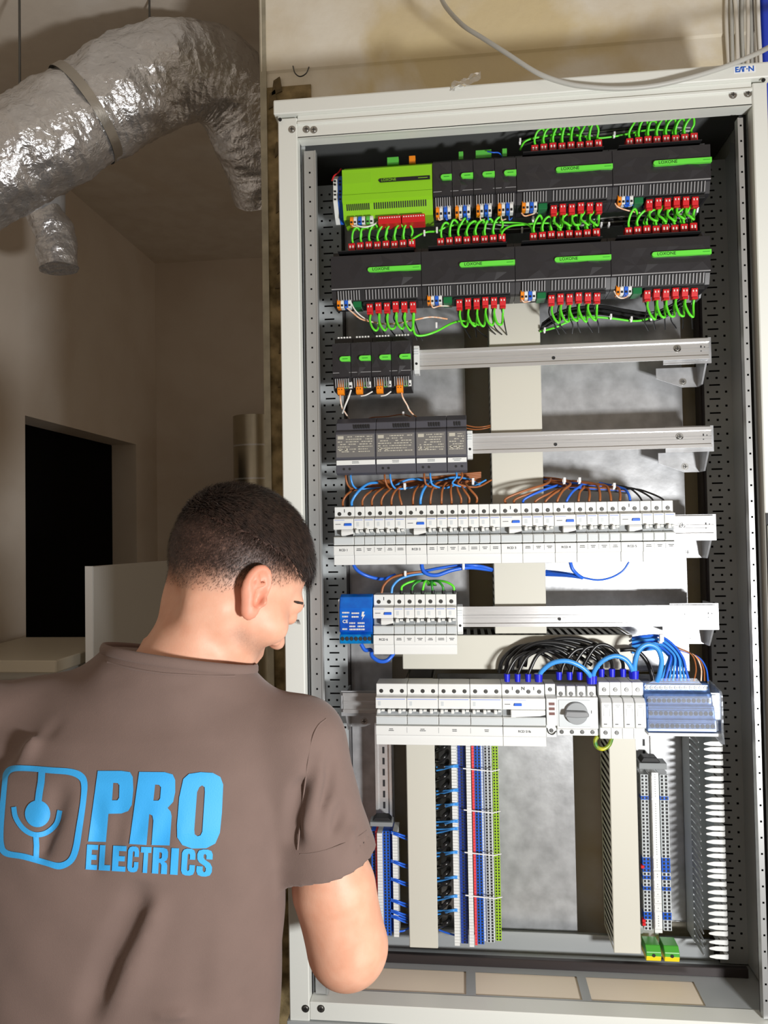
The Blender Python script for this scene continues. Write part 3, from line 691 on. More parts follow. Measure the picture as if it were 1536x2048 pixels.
# ---- black automation modules and the lime green controller
def faceted_front(mb, x0, x1, z0, z1, y, nx, nz, amp, seed, mi=0):
    rnd = random.Random(seed); g = {}
    for i in range(nx+1):
        for k in range(nz+1):
            edge = i in (0, nx) or k in (0, nz)
            g[(i, k)] = (x0+(x1-x0)*(i/nx if edge else (i+(.5 if k % 2 else 0)-.25)/nx), y-(0 if edge else rnd.uniform(-amp*.15, amp)), z0+(z1-z0)*k/nz)
    for i in range(nx):
        for k in range(nz):
            a, b, c, d = g[(i, k)], g[(i+1, k)], g[(i+1, k+1)], g[(i, k+1)]
            if (i+k) % 2: mb.add([a, b, c, d], [(0, 1, 2), (0, 2, 3)], mi)
            else: mb.add([a, b, c, d], [(0, 1, 3), (1, 2, 3)], mi)
def module_body(w, seed, nx):
    prof = [(0, .036), (-.030, .036), (-.031, .026), (-.052, .0225), (-.057, .0205), (-.057, -.0365), (-.053, -.0385), (-.047, -.056), (-.040, -.058), (0, -.058)]
    mb = MB().prism(prof, .0004, w-.0004, 'x')
    faceted_front(mb, .0006, w-.0006, -.0355, .0195, -.0571, nx, 4, .0030, seed)
    return mb.mesh('module_body', 'black')
def stripe_mesh(x0, x1, z, h):
    r = h/2; pr = [(x1, z-r), (x1, z+r), (x0+r, z+r)]+[(x0+r-r*math.sin(a), z+r*math.cos(a)) for a in (.5, 1.0, 1.57, 2.1, 2.64)]+[(x0+r, z-r)]
    return MB().prism(pr, -.0632, -.0570, 'y').mesh('status_stripe', 'stripe', .0002)
def fins(xa, xb, n, z0=-.0545, z1=-.0385):
    mb = MB()
    for i in range(n):
        x = xa+(xb-xa)*i/(n-1)
        mb.prism([(-.0545, z1), (-.0575, z1-.001), (-.0530, z0), (-.048, z0)], x-.0008, x+.0008, 'x')
    return mb.mesh('vent_fins', 'fin')
def plug_mesh():
    mb = MB().box(-.0057, .0057, -.007, .007, -.0062, .0064).box(.0005, .0045, -.0045, .002, .0058, .0082)
    for x in (-.0026, .0024): mb.box(x-.0013, x+.0013, -.0074, -.0069, -.0028, .0028, 1)
    mb.box(-.0004, .0002, -.0074, -.0069, -.001, .001, 1)
    return mb.mesh('wire_plug', ['red', 'w_white'], .0005)
PLUG = plug_mesh()
def lplug_mesh():
    mb = MB().prism([(-.006, -.0085), (-.0085, .004), (-.0085, .0075), (.006, .0075), (.006, -.0085)], -.0050, .0050, 'x')
    for x in (-.0024, .0024): mb.box(x-.0012, x+.0012, -.0090, -.0084, .001, .0048, 1)
    mb.box(-.0046, .0046, -.0092, -.005, -.0105, -.0075)
    return mb.mesh('lower_plug', ['red', 'w_white'], .0005)
LPLUG = lplug_mesh()
def small_plug(name, loc, cols, label, group, h=.0155, wd=.0062):
    t = thing(name, label, 'plug', loc, group)
    for i, c in enumerate(cols):
        o = obj(('left_half', 'right_half')[i] if len(cols) > 1 else 'shell', MB().prism([(-.010, h*.5), (-.0115, h*.2), (-.010, -h*.5), (.004, -h*.5), (.004, h*.5)], i*wd+.0002, (i+1)*wd-.0002, 'x').mesh('plug_half', c, .0005), t)
        obj('wire_entry', MB().box(i*wd+.0015, (i+1)*wd-.0015, -.0118, -.0095, -h*.35, -h*.15).mesh('wire_entry', 'blackm'), o)
    return t
WIDE_NAME = {(1, 0): 'in the top row beside the narrow modules', (1, 1): 'in the top row at the far end from the green controller',
             (2, 0): 'in the second row, first of four, above the narrow modules', (2, 1): 'in the second row, second of four counted from the narrow modules below',
             (2, 2): 'in the second row, third of four counted from the narrow modules below', (2, 3): 'in the second row, last of four counted from the narrow modules below'}
SHORT = {(1, 0): 'top-row wide module by the narrow ones', (1, 1): 'outermost top-row wide module', (2, 0): 'first wide module of row two',
         (2, 1): 'second wide module of row two', (2, 2): 'third wide module of row two', (2, 3): 'last wide module of row two'}
WMX = {}
def wide(row, i, x, w, seed):
    t = thing('automation_module', f'wide black module {WIDE_NAME[(row, i)]}', 'module', (x, YR, ZR[row]), 'wide black automation modules')
    b = obj('body', module_body(w, seed, 9), t)
    s = obj('status_stripe', stripe_mesh(.064, w-.0004, -.0072, .0078), t, label='bright green stripe with dark lettering')
    obj('lettering', text_mesh('LOXONE', .0072, 'blackink', .00015, 'LEFT', 0), s, (.072, -.0634, -.0072))
    obj('small_print', MB().box(w-.014, w-.003, -.0635, -.0631, -.0076, -.0068).mesh('small_print', 'w_dgreen'), s)
    obj('vent_recess', MB().prism([(-.0550, -.0380), (-.0500, -.0558), (-.046, -.0558), (-.05, -.0380)], .010, w-.008, 'x').mesh('vent_recess', 'blackm'), b)
    obj('vent_fins', fins(.012, .048, 9), b); obj('vent_fins', fins(.060, .146, 17), b)
    obj('ridge', MB().box(.001, w-.001, -.0580, -.0565, -.0372, -.0355).mesh('ridge', 'fin'), b)
    obj('socket_strip', MB().box(.054, w-.008, -.050, -.02, -.0640, -.0575).mesh('socket_strip', 'blackm', .0006), t)
    obj('socket', MB().box(.036, .0505, -.048, -.02, -.0655, -.0525).mesh('socket', 'pcb', .0006), t, label='green socket')
    obj('cooling_rib', MB().box(.012, w-.012, -.0545, -.0300, .0290, .0305).mesh('cooling_rib', 'blackm'), b)
    z = ZR[row]-.0585
    small_plug('bus_plug', (x+.0085, YR-.040, z), ('orange', 'white'), f'orange and white bus plug in the {SHORT[(row, i)]}', 'orange and white bus plugs')
    small_plug('power_plug', (x+.0215, YR-.040, z), ('blue', 'white'), f'blue and white power plug in the {SHORT[(row, i)]}', 'blue and white power plugs')
EX1 = [.0035, .1595, .3155]; EX2 = [-.3125, -.158, -.002, .1535, .3110]
for i in range(2): wide(1, i, EX1[i], EX1[i+1]-EX1[i], 20+i)
for i in range(4): wide(2, i, EX2[i], EX2[i+1]-EX2[i], 30+i)
NARB = {}
def narrow(row, i, x, w, label):
    t = thing('narrow_module', label, 'module', (x, YR, ZR[row]), 'narrow black automation modules')
    b = obj('body', module_body(w, 50+i+row, 3), t)
    s = obj('status_stripe', stripe_mesh(w*.42, w-.0004, -.0070, .0085), t, label='short bright green stripe')
    obj('small_print', MB().box(w*.58, w*.86, -.0635, -.0631, -.0076, -.0064).mesh('small_print', 'w_dgreen'), s)
    obj('vent_fins', fins(.005, w-.005, 7), b)
    obj('ridge', MB().box(.001, w-.001, -.0578, -.0565, -.0300, -.0290).mesh('ridge', 'fin'), b)
    if row == 1:
        for j, (nm, c, g) in enumerate((('bus_plug', ('orange', 'white'), 'orange and white bus plugs'), ('power_plug', ('blue', 'white'), 'blue and white power plugs'))):
            small_plug(nm, (x+.004+j*.0135, YR-.042, ZR[row]-.0605), c, f'{" and ".join(c)} plug in the {ORD[i]} narrow module from the green controller', g, .018)
    else:
        mb = MB()
        for j in range(5): mb.cyl((.006+j*.0052, -.048, -.0375), (.006+j*.0052, -.0535, -.0375), .0013, n=6)
        obj('pin_row', mb.mesh('pin_row', 'w_white'), t)
        mb = MB()
        for j in range(5): mb.box(.006+j*.005, .009+j*.005, -.032, -.028, .036, .0385)
        obj('pin_row', mb.mesh('pin_row', 'w_white'), t)
        p = thing('bus_plug', f'large orange two-hole plug in the {ORD[i]} narrow module from the cabinet side', 'plug', (x+.0075, YR-.044, ZR[row]-.052), 'large orange plugs under the narrow modules')
        o = obj('shell', MB().prism([(.002, .0115), (-.0085, .0115), (-.0085, -.001), (-.0115, -.002), (-.0115, -.0105), (-.008, -.0135), (.002, -.0135)], 0, .0112, 'x').mesh('shell', 'orange', .0006), p)
        for xx in (.0032, .0078): obj('test_hole', MB().cyl((xx, -.0112, -.0055), (xx, -.0119, -.0055), .0009, n=8).mesh('test_hole', 'blackm'), o)
        small_plug('signal_plug', (x+.0195, YR-.040, ZR[row]-.0485), ('lgreen', 'white'), f'green and white plug in the {ORD[i]} narrow module from the cabinet side', 'green and white plugs under the narrow modules', .0125, .0068)
xs = [-.1362, -.1035, -.0680, -.0322, .0033]
for i in range(4): narrow(1, i, xs[i], xs[i+1]-xs[i], f'narrow black module in the top row, {ORD[i]} one counted from the green controller')
xs = [-.3123, -.2803, -.2455, -.2114, -.1780]
for i in range(4): narrow(3, i, xs[i], xs[i+1]-xs[i], f'narrow black module in the third row, {ORD[3-i]} one counted from the bare rail')
# lime green controller
w = .1545
t = thing('main_controller', 'lime green controller module with a black stripe', 'controller', (-.2910, YR, ZR[1]))
mb = MB().prism([(0, .034), (-.030, .034), (-.034, .026), (-.053, .0215), (-.057, .0185), (-.057, -.024), (-.0595, -.026), (-.0595, -.036), (-.054, -.0405), (-.048, -.055), (-.046, -.063), (0, -.064)], .0004, w-.0004, 'x')
mb.prism([(-.0571, -.022), (-.0571, .012), (-.0585, -.006)], .001, .05, 'x')
b = obj('body', mb.mesh('controller_body', 'lime'), t)
s = obj('black_stripe', MB().prism([(.0630, -.0040), (.0655, -.0010), (w-.004, -.0010), (w-.004, -.0070), (.0655, -.0070)], -.0588, -.057, 'y').mesh('black_stripe', 'blackm'), t)
obj('lettering', text_mesh('LOXONE', .0062, 'lime', .00015, 'LEFT', 0), s, (.0675, -.0590, -.0040))
obj('small_print', MB().box(w-.024, w-.008, -.0591, -.0586, -.0044, -.0036).mesh('small_print', 'lime'), s)
vm = MB()
for i in range(12): x = .008+i*.0034; vm.prism([(-.0552, -.0400), (-.0512, -.0495), (-.0500, -.0490), (-.0540, -.0395)], x-.0009, x+.0009, 'x')
obj('vent_slots', vm.mesh('vent_slots', 'blackm'), b)
vm = MB()
for i in range(24): x = .055+i*.0038; vm.prism([(-.0552, -.0400), (-.0512, -.0495), (-.0500, -.0490), (-.0540, -.0395)], x-.0009, x+.0009, 'x')
obj('vent_slots', vm.mesh('vent_slots', 'blackm'), b)
obj('seam', MB().box(.0, .026, -.0576, -.0569, -.0075, -.0068).mesh('seam', 'w_dgreen'), b)
for i in range(2):
    o = obj('terminal_strip', MB().box(.0610+i*.0405, .1000+i*.0405, -.056, -.03, -.0775, -.0640).mesh('terminal_strip', 'red', .0006), t, label='red screw terminal strip')
    mk = MB()
    for j in range(9): mk.box(.0635+i*.0405+j*.0041, .0655+i*.0405+j*.0041, -.0564, -.0559, -.0685, -.0665); 
    obj('screw_slots', mk.mesh('screw_slots', 'w_white'), o)
for (xa, xb, c) in ((.076, .096, 'lgreen'), (.114, .125, 'orange')): obj('top_connector', MB().box(xa, xb, -.034, -.018, .034, .0475).mesh('top_connector', c, .0006), t)
for j, (nm, c) in enumerate((('bus_plug', ('orange', 'white')), ('power_plug', ('blue', 'white')), ('signal_plug', ('lgreen', 'white')))):
    small_plug(nm, (-.2910+.0125+j*.0140, YR-.046, ZR[1]-.0690), c, f'{"orange" if j == 0 else "blue" if j == 1 else "light green"} and white plug under the lime green controller', None, .013)
for j, xx in enumerate((922, 967, 1009)):
    p = px(xx, (318, 313, 313)[j], .06); wd = (.004, .0135, .004)[j]
    o = obj('top_connector', MB().box(-wd, wd, -.006, .006, -.0075, .0065).mesh('top_connector', 'lgreen', .0006), None, (p[0], .062, ZR[1]+.0440))
    tag(o, ('small green connector on top of the second narrow top-row module', 'wide green connector on top of the third narrow top-row module', 'small green connector on top of the fourth narrow top-row module')[j], 'connector', 'green connectors on the narrow modules')
# feed terminals at the end of the top rail
for j, (c, l) in enumerate((('white', 'thin pale feed terminal with square holes beside the green controller'), ('blue', 'thin blue feed terminal beside the green controller'))):
    t = thing('feed_terminal', l, 'terminal', (-.3085+j*.0085, YR, ZR[1]), 'feed terminals on the top rail')
    obj('body', MB().prism([(0, .022), (-.030, .022), (-.044, .010), (-.046, -.030), (-.030, -.052), (-.020, -.060), (0, -.05)], 0, .0078, 'x').mesh('body', c, .0006), t)
    mk = MB()
    for z in (.006, 0, -.012, -.018, -.026): mk.box(.002, .0055, -.0468, -.044, z-.0012, z+.0012)
    obj('test_hole', mk.mesh('test_holes', 'blackm'), t)
# ---- red wire plugs on every wide module
UP_G = {(1, 0): (1069, 303, 1195.7, 293), (1, 1): (1257.8, 290, 1386, 281), (2, 0): (704.6, 502, 824, 495), (2, 1): (881.7, 492, 1004, 485.5), (2, 2): (1066.5, 482, 1191.7, 473), (2, 3): (1255.5, 467, 1385, 460)}
LO_G = {(1, 0): (1106.7, 413, 1197, 409), (1, 1): (1297, 401, 1388.5, 397), (2, 0): (740, 610, 826, 608), (2, 1): (918.6, 602, 1005, 598), (2, 2): (1102, 593, 1193, 588), (2, 3): (1293, 580, 1387, 575)}
UPP, LOP = {}, {}
for key, (xa, ya, xb, yb) in UP_G.items():
    a = px(xa, ya, .055)[0]; b = px(xb, yb, .055)[0]; UPP[key] = []
    for j in range(8):
        loc = (a+(b-a)*j/7, .055, ZR[key[0]]+.0430+.0004*((j*37) % 5-2)); UPP[key].append(loc)
        tag(obj('wire_plug', PLUG, None, loc), f'red two-pole plug in the upper edge of the {SHORT[key]}', 'plug', f'red plugs on the upper edge of the {SHORT[key]}')
for key, (xa, ya, xb, yb) in LO_G.items():
    a = px(xa, ya, .04)[0]; b = px(xb, yb, .04)[0]; LOP[key] = []
    for j in range(6):
        loc = (a+(b-a)*j/5, .042, ZR[key[0]]-.0690+.0005*((j*23) % 5-2)); LOP[key].append(loc)
        tag(obj('wire_plug', LPLUG, None, loc), f'red two-pole plug in the lower edge of the {SHORT[key]}', 'plug', f'red plugs on the lower edge of the {SHORT[key]}')
# ================================================================ wires
rw = random.Random(21)
def U(a): return rw.uniform(-a, a)
def tie(loc, label, group='white cable ties', s=1.0, ang=0):
    """a cable tie: loop, head and cut tail"""
    t = thing('cable_tie', label, 'cable tie', loc, group)
    obj('strap', MB().cyl((-.0018*s, 0, 0), (.0018*s, 0, 0), .0052*s, n=14, cap=False).mesh('strap', 'tie'), t)
    obj('head', MB().box(-.0022*s, .0022*s, -.0085*s, -.0045*s, -.002*s, .0065*s).mesh('head', 'tie', .0005), t)
    return t
# green jumper loops above and below the wide modules
for key, P in UPP.items():
    lab = f'green jumper loop above the {SHORT[key]}'; grp = f'green jumper loops above the {SHORT[key]}'
    for j in range(7):
        a, b = np.array(P[j]), np.array(P[j+1]); h = .033+U(.004)
        sw = .004+U(.003)
        pts = [a+(.0022, -.001, .006), a+(.0015-sw*.3, -.004, .016), a+(.003+sw*.2, -.010, .026+U(.002)), (a+b)/2+(sw, -.012, h), b+(sw*.2+.001, -.002, .026+U(.003)), b+(.001-sw*.6, .003, .015), b+(.0022, 0, .006)]
        wire('jumper_wire', lab, pts, .0020, 'w_green', grp, k=5, n=6)
    for j in range(8):
        a = np.array(P[j])
        wire('signal_wire', f'black wire rising from a red plug of the {SHORT[key]}', [a+(-.0022, .003, .006), a+(-.002+U(.003), .008, .016), a+(.004+U(.006), .030, .030), a+(.012+U(.006), .060, .036)], .0012, 'w_black', f'black wires above the {SHORT[key]}', n=5, k=4)
for key, P in LOP.items():
    lab = f'green jumper loop hanging below the {SHORT[key]}'; grp = f'green jumper loops below the {SHORT[key]}'
    deep = .030 if key[0] == 2 else .020
    for j in range(5):
        a, b = np.array(P[j]), np.array(P[j+1]); sw = .003+U(.002)
        pts = [a+(.001, -.004, -.0095), a+(.001-sw*.3, -.006, -.020), a+(.004, -.010, -.0105-deep*.8+U(.002)), (a+b)/2+(.003, -.009, -.0105-deep+U(.002)), b+(-.001, -.001, -.0105-deep*.72), b+(-.001+sw*.4, .003, -.018), b+(.0008, 0, -.0095)]
        wire('jumper_wire', lab, pts, .0020, 'w_green', grp, k=5, n=6)
    for j in range(6):
        a = np.array(P[j])
        wire('signal_wire', f'black wire leaving a red plug below the {SHORT[key]}', [a+(-.0022, .0, -.0095), a+(-.001+U(.003), .006, -.020), a+(.006+U(.006), .035, -.032), a+(.016+U(.006), .065, -.040)], .0012, 'w_black', f'black wires below the {SHORT[key]}', n=5, k=4)
def W(label, q, r, m, group=None, name='wire', k=6, n=8, cat='wire'):
    return wire(name, label, [px(*p) for p in q], r, m, group, cat, k, n)
# green feed leads between the groups
GL = 'green feed leads between modules'
W('green lead joining the loops of the first two wide modules of row two', [(824, 486, .05), (826, 478, .05), (850, 465, .06), (876, 462, .06), (900, 452, .06), (960, 445, .06), (1034, 446, .07), (1060, 452, .06), (1066, 470, .055)], .0018, 'w_green', GL)
W('green lead from the loops of the second wide module towards the third', [(1003, 476, .05), (1006, 462, .05), (1022, 452, .06), (1050, 449, .07), (1090, 446, .08), (1140, 450, .09)], .0018, 'w_green', GL)
W('green lead joining the loops above both top-row wide modules', [(1040, 300, .06), (1050, 283, .06), (1075, 275, .06), (1130, 268, .07), (1190, 276, .07), (1228, 273, .07), (1255, 268, .07), (1300, 260, .08), (1360, 262, .08)], .0018, 'w_green', GL)
W('green lead dropping from the first wide module loops towards the duct', [(827, 618, .045), (826, 645, .04), (830, 668, .04), (846, 671, .045), (872, 663, .05), (905, 646, .07), (930, 642, .09), (958, 650, .12)], .0019, 'w_green', GL)
W('green lead running below the third wide module from the duct edge', [(1080, 663, .098), (1110, 655, .09), (1145, 640, .09), (1180, 634, .085), (1225, 637, .085), (1270, 642, .085), (1300, 636, .08), (1315, 628, .07)], .0019, 'w_green', GL)
for i in range(5):
    W('black cable in the bundle below the last two wide modules', [(1080+i, 660-3*i, .13+.005*(i%2)), (1115, 642-4*i, .12+.005*(i%2)), (1150, 632-4*i, .112+.005*(i%2)), (1200, 628-4*i, .107+.005*(i%2)), (1250, 636-4*i, .102+.005*(i%2)), (1300, 642-4*i, .097+.005*(i%2)), (1340, 628-4*i, .096+.005*(i%2)), (1370, 608-4*i, .088+.005*(i%2))], .0021, 'w_black', 'black cable bundle below the last two wide modules')
for i in range(6):
    W('black cable in the bundle between the two rows of wide modules', [(900, 452+3*i, .13), (960, 448+3*i, .12), (1020, 452+2.5*i, .115), (1080, 448+2.5*i, .115), (1150, 444+3*i, .115), (1220, 436+3*i, .115), (1290, 432+3*i, .115), (1375, 428+3*i, .12)], .0022, 'w_black' if i % 3 else 'cable', 'black cable bundle between the module rows')
for i in range(4):
    W('thin black cable strung above the top row', [(1040, 292-4*i, .11), (1100, 276-4*i, .11), (1180, 272-3*i, .11), (1270, 262-3*i, .11), (1380, 262-3*i, .12)], .0018, 'w_black' if i % 2 else 'cable', 'thin cables above the top row')
for (x, y, Y) in ((849, 468, .055), (874, 462, .055), (1044, 462, .09), (1202, 452, .09), (1217, 452, .09), (1066, 440, .06), (1040, 285, .05), (1228, 272, .065), (873, 652, .05), (1127, 637, .083), (1221, 635, .08), (1262, 640, .08), (1302, 637, .075), (1089, 662, .09)):
    tie(px(x, y, Y), 'small white cable tie around wires near the black modules', 'white cable ties among the module wiring', .75)
# orange and white pairs
OG = 'orange and white bus pairs'
W('orange and white pair drooping below the first wide module', [(684, 603, .04), (690, 612, .04), (705, 625, .04), (722, 638, .045), (745, 644, .05), (770, 648, .055), (800, 646, .055), (828, 640, .05), (862, 634, .055), (895, 638, .06)], .0014, 'w_orange', OG)
W('white pair hanging below the first wide module', [(702, 605, .04), (710, 620, .04), (722, 632, .045), (740, 643, .05)], .0012, 'w_white', OG)
W('orange and white pair below the second wide module', [(862, 605, .04), (866, 615, .04), (880, 612, .05), (905, 612, .06)], .0012, 'w_orange', OG)
W('orange and white pair below the third wide module', [(1042, 597, .04), (1048, 604, .04), (1060, 602, .05), (1070, 596, .06)], .0012, 'w_orange', OG)
W('orange and white pair below the last wide module', [(1228, 582, .04), (1236, 594, .04), (1248, 596, .045), (1262, 588, .06)], .0012, 'w_orange', OG)
W('orange and white pair below the outermost top-row module', [(1230, 407, .04), (1236, 414, .04), (1252, 420, .045), (1270, 424, .05), (1282, 426, .06)], .0012, 'w_orange', OG)
W('orange and white pair below the inner top-row wide module', [(1043, 426, .04), (1050, 432, .04), (1066, 428, .05), (1082, 424, .06)], .0012, 'w_orange', OG)
W('blue pair running from the outermost top-row module', [(1246, 406, .04), (1252, 412, .04), (1268, 410, .05), (1290, 412, .06)], .0011, 'w_blue', OG)
W('white pair looping under the green controller', [(708, 446, .035), (716, 452, .03), (732, 454, .03), (748, 449, .035), (755, 444, .045)], .0014, 'w_white', OG)
W('orange pair looping under the green controller', [(702, 446, .035), (706, 452, .033), (722, 453, .035), (740, 451, .04)], .0012, 'w_orange', OG)
for i, x in enumerate((878, 920, 962, 1004)):
    W(f'orange pair under the {ORD[i]} narrow top-row module', [(x-2, 432, .04), (x, 440, .04), (x+8, 438, .05)], .0011, 'w_orange', 'orange pairs under the narrow top-row modules', k=4, n=6)
    W(f'blue pair under the {ORD[i]} narrow top-row module', [(x+14, 432, .04), (x+15, 440, .04), (x+20, 436, .05)], .0011, 'w_blue', 'blue pairs under the narrow top-row modules', k=4, n=6)
W('small red wire at the feed terminal beside the green controller', [(682, 338, .06), (676, 346, .05), (668, 352, .045), (664, 362, .045)], .0013, 'red', None)
W('thin blue wire from the wide green connector on the narrow modules', [(975, 303, .05), (985, 305, .045), (998, 306, .05), (1006, 316, .06)], .0011, 'w_blue', None)
# row three wires
W('orange wire hanging from the outer narrow module plug', [(680, 788, .04), (681, 800, .04), (684, 815, .05), (692, 828, .07), (700, 840, .09)], .0014, 'w_orange', 'wires below the narrow modules')
W('white wire crossing below the outer narrow module', [(702, 780, .04), (697, 795, .04), (690, 812, .045), (685, 826, .06)], .0016, 'w_white', 'wires below the narrow modules')
W('pale orange wire dropping from the fourth narrow module', [(803, 785, .04), (806, 796, .04), (814, 810, .05), (820, 822, .06), (835, 835, .08), (860, 840, .1)], .0014, 'w_orange', 'wires below the narrow modules')
W('thin brown wire arching behind the power supplies', [(732, 846, .09), (740, 836, .09), (775, 833, .09), (806, 829, .09), (830, 836, .09), (862, 840, .09)], .001, 'w_brown', 'wires below the narrow modules')
for i in range(2): W('short pale wire loop between narrow module plugs', [((722, 762)[i], 792, .04), ((732, 772)[i], 790, .038), ((745, 782)[i], 783, .04)], .0013, 'w_white', 'pale loops between the narrow module plugs', k=4, n=6)
tie(px(807, 830, .085), 'white cable tie behind the power supplies', None, .8)
for i in range(2): W('thin brown wire leaving behind the power supplies to the duct', [(930, 850+6*i, .1), (950, 854+5*i, .1), (970, 853+4*i, .1), (990, 848+3*i, .11)], .0011, 'w_brown', 'thin brown wires to the duct')
# power supply outputs and the brown bundle above the long breaker row
for i, (x, y) in enumerate(((691, 946), (701, 946), (769, 946), (780, 946), (848, 944), (860, 944), (912, 942), (923, 942))):
    br = i % 2 == 0 and i < 6 or i == 7
    o = W(('brown' if br else 'blue')+f' output wire of the '+('outer', 'second', 'medium', 'narrowest')[i//2]+' power supply', [(x, y, .048), (x+1, y+12, .045), (x+(6 if i < 6 else -6), y+26, .05), (x+(18 if i < 4 else 30), y+32, .065), (x+60, y+30-4*(i//2), .08)], .0017, 'w_brown' if br else 'w_lblue', 'output wires of the power supplies')
    a = px(x, y-2, .048); f = obj('ferrule', MB().cyl(a+(0, 0, .004), a-(0, 0, .004), .0026, n=10).mesh('ferrule', 'red'), o, label='red ferrule')
for i in range(7):
    W('brown wire in the bundle above the long breaker row', [(700+6*i, 978-i, .085), (760, 976-2.4*i, .088), (820, 974-2.6*i, .088), (880, 971-3*i, .088), (930, 967-3.2*i, .088), (962, 964-3.2*i, .092)], .0018, 'w_brown', 'brown wire bundle above the long breaker row')
W('blue wire in the bundle above the long breaker row', [(790, 972, .075), (808, 962, .075), (830, 958, .078), (870, 963, .078), (905, 955, .08), (935, 958, .08), (963, 972, .085)], .002, 'w_lblue', None)
BRN = ((686, 1006, 708, 980, 0), (704, 1006, 735, 968, 1), (725, 1005, 748, 980, 0), (744, 1004, 766, 977, 0), (763, 1004, 786, 976, 0), (783, 1003, 800, 974, 0), (803, 1012, 800, 978, 0), (826, 1003, 838, 972, 0), (841, 1003, 858, 966, 1), (861, 1003, 874, 966, 0), (883, 1003, 892, 966, 0), (903, 1002, 906, 965, 0), (922, 1000, 914, 966, 0), (938, 999, 922, 966, 0), (953, 998, 930, 964, 0))
for i, (x, y, x2, y2, bl) in enumerate(BRN):
    o = W(('blue' if bl else 'brown')+' wire bending down into the RCD 1 and RCD 2 breakers', [(x, y+8, .055), (x, y-4, .05), ((x+x2)/2-3, (y+y2)/2-4, .052), (x2, y2, .068), (x2+20, y2-3, .085)], .0024 if bl else .002, 'w_lblue' if bl else 'w_brown', ('blue' if bl else 'brown')+' wires above the RCD 1 and RCD 2 breakers')
RG = ((1012, 1000, 1092, 968, 0), (1030, 1002, 1100, 976, 0), (1048, 1002, 1110, 972, 1), (1072, 1004, 1128, 976, 0), (1092, 1004, 1134, 972, 0), (1115, 1003, 1140, 966, 0), (1134, 1003, 1162, 968, 1), (1157, 1003, 1166, 972, 0), (1178, 1004, 1172, 976, 0), (1200, 1004, 1190, 968, 0), (1222, 1004, 1208, 970, 0), (1240, 1004, 1232, 974, 0), (1260, 1003, 1244, 976, 1), (1283, 1003, 1252, 974, 2), (1305, 1002, 1262, 976, 2), (1326, 1002, 1270, 978, 2))
for i, (x, y, x2, y2, c) in enumerate(RG):
    nm = ('brown', 'blue', 'black')[c]
    W(f'{nm} wire fanning into the RCD 3 to RCD 5 breakers', [(x, y+8, .055), (x, y-3, .05), ((x+x2)/2+(4 if x > x2 else -2), (y+y2)/2-3, .055), (x2, y2, .07), (x2-45 if x2 > 1130 else x2+10, y2-10+(i % 4)*4, .10)], .0021 if c < 2 else .0015, ('w_brown', 'w_blue', 'w_black')[c], f'{nm} wires above the RCD 3 to RCD 5 breakers')
for i in range(6): W('wire in the bundle leaving the duct above the RCD 4 breakers', [(1086, 955+4*i, .11), (1110, 957+3.5*i, .10), (1140, 962+3*i, .095), (1180, 968+2.5*i, .09), (1220, 972+2*i, .09), (1255, 978+1.5*i, .09)], .0018, ('w_brown', 'w_blue', 'w_black')[i % 3], 'mixed bundle above the RCD 4 breakers')
for (x, y, l) in ((946, 964, 'end of the brown bundle'), (810, 974, 'middle of the brown bundle'), (1128, 963, 'mixed bundle beside the upright duct'), (1158, 963, 'mixed bundle, middle of three ties'), (1227, 974, 'mixed bundle, last tie away from the duct')): tie(px(x, y, .07), f'white cable tie on the {l}', None, 1.0)
# blue loops below the long breaker row
BL = 'thick blue wires below the long breaker row'
W('thick blue wire leaving below RCD 1', [(705, 1125, .06), (714, 1140, .06), (735, 1152, .065), (765, 1158, .08), (790, 1150, .1)], .0030, 'w_blue', BL)
W('thick blue wire looping below RCD 2', [(843, 1122, .06), (845, 1138, .058), (855, 1148, .058), (875, 1150, .06), (905, 1140, .065), (940, 1135, .075), (985, 1140, .11)], .0034, 'w_blue', BL)
W('second blue wire running below the RCD 2 breakers', [(850, 1142, .07), (880, 1136, .07), (920, 1131, .075), (960, 1132, .08), (995, 1142, .12)], .0026, 'w_blue', BL)
W('light blue wire from the RCD 6 switch', [(783, 1186, .05), (786, 1172, .05), (800, 1158, .055), (825, 1150, .06), (850, 1147, .065)], .0022, 'w_lblue', BL)
W('brown wire from the RCD 6 switch', [(763, 1186, .05), (768, 1170, .05), (785, 1155, .052), (815, 1147, .056), (845, 1143, .062)], .0022, 'w_brown', BL)
W('thick blue wire dropping below RCD 4', [(1140, 1122, .06), (1145, 1138, .06), (1156, 1150, .065), (1165, 1156, .07)], .0030, 'w_blue', BL)
W('thin blue loop hanging below RCD 5', [(1258, 1124, .06), (1245, 1142, .06), (1222, 1155, .062), (1195, 1160, .065), (1165, 1155, .07), (1125, 1148, .085), (1092, 1143, .11)], .0016, 'w_blue', BL)
for i in range(3): W('blue wire running from the duct below RCD 4', [(1092, 1142+4*i, .11), (1120, 1145+3*i, .095), (1145, 1149+2*i, .08), (1165, 1156, .07)], .0022, 'w_blue', 'blue wires from the duct below RCD 4')
tie(px(927, 1134, .066), 'white cable tie on the blue wires below RCD 2', None, 1.0); tie(px(811, 1148, .05), 'white cable tie on the brown and blue wires above RCD 6', None, .9)
W('thick blue loop hanging below the glossy blue block', [(722, 1288, .05), (730, 1300, .05), (742, 1300, .05), (744, 1312, .045), (758, 1322, .043), (774, 1321, .043), (786, 1308, .048), (786, 1298, .055)], .0034, 'w_blue', BL)
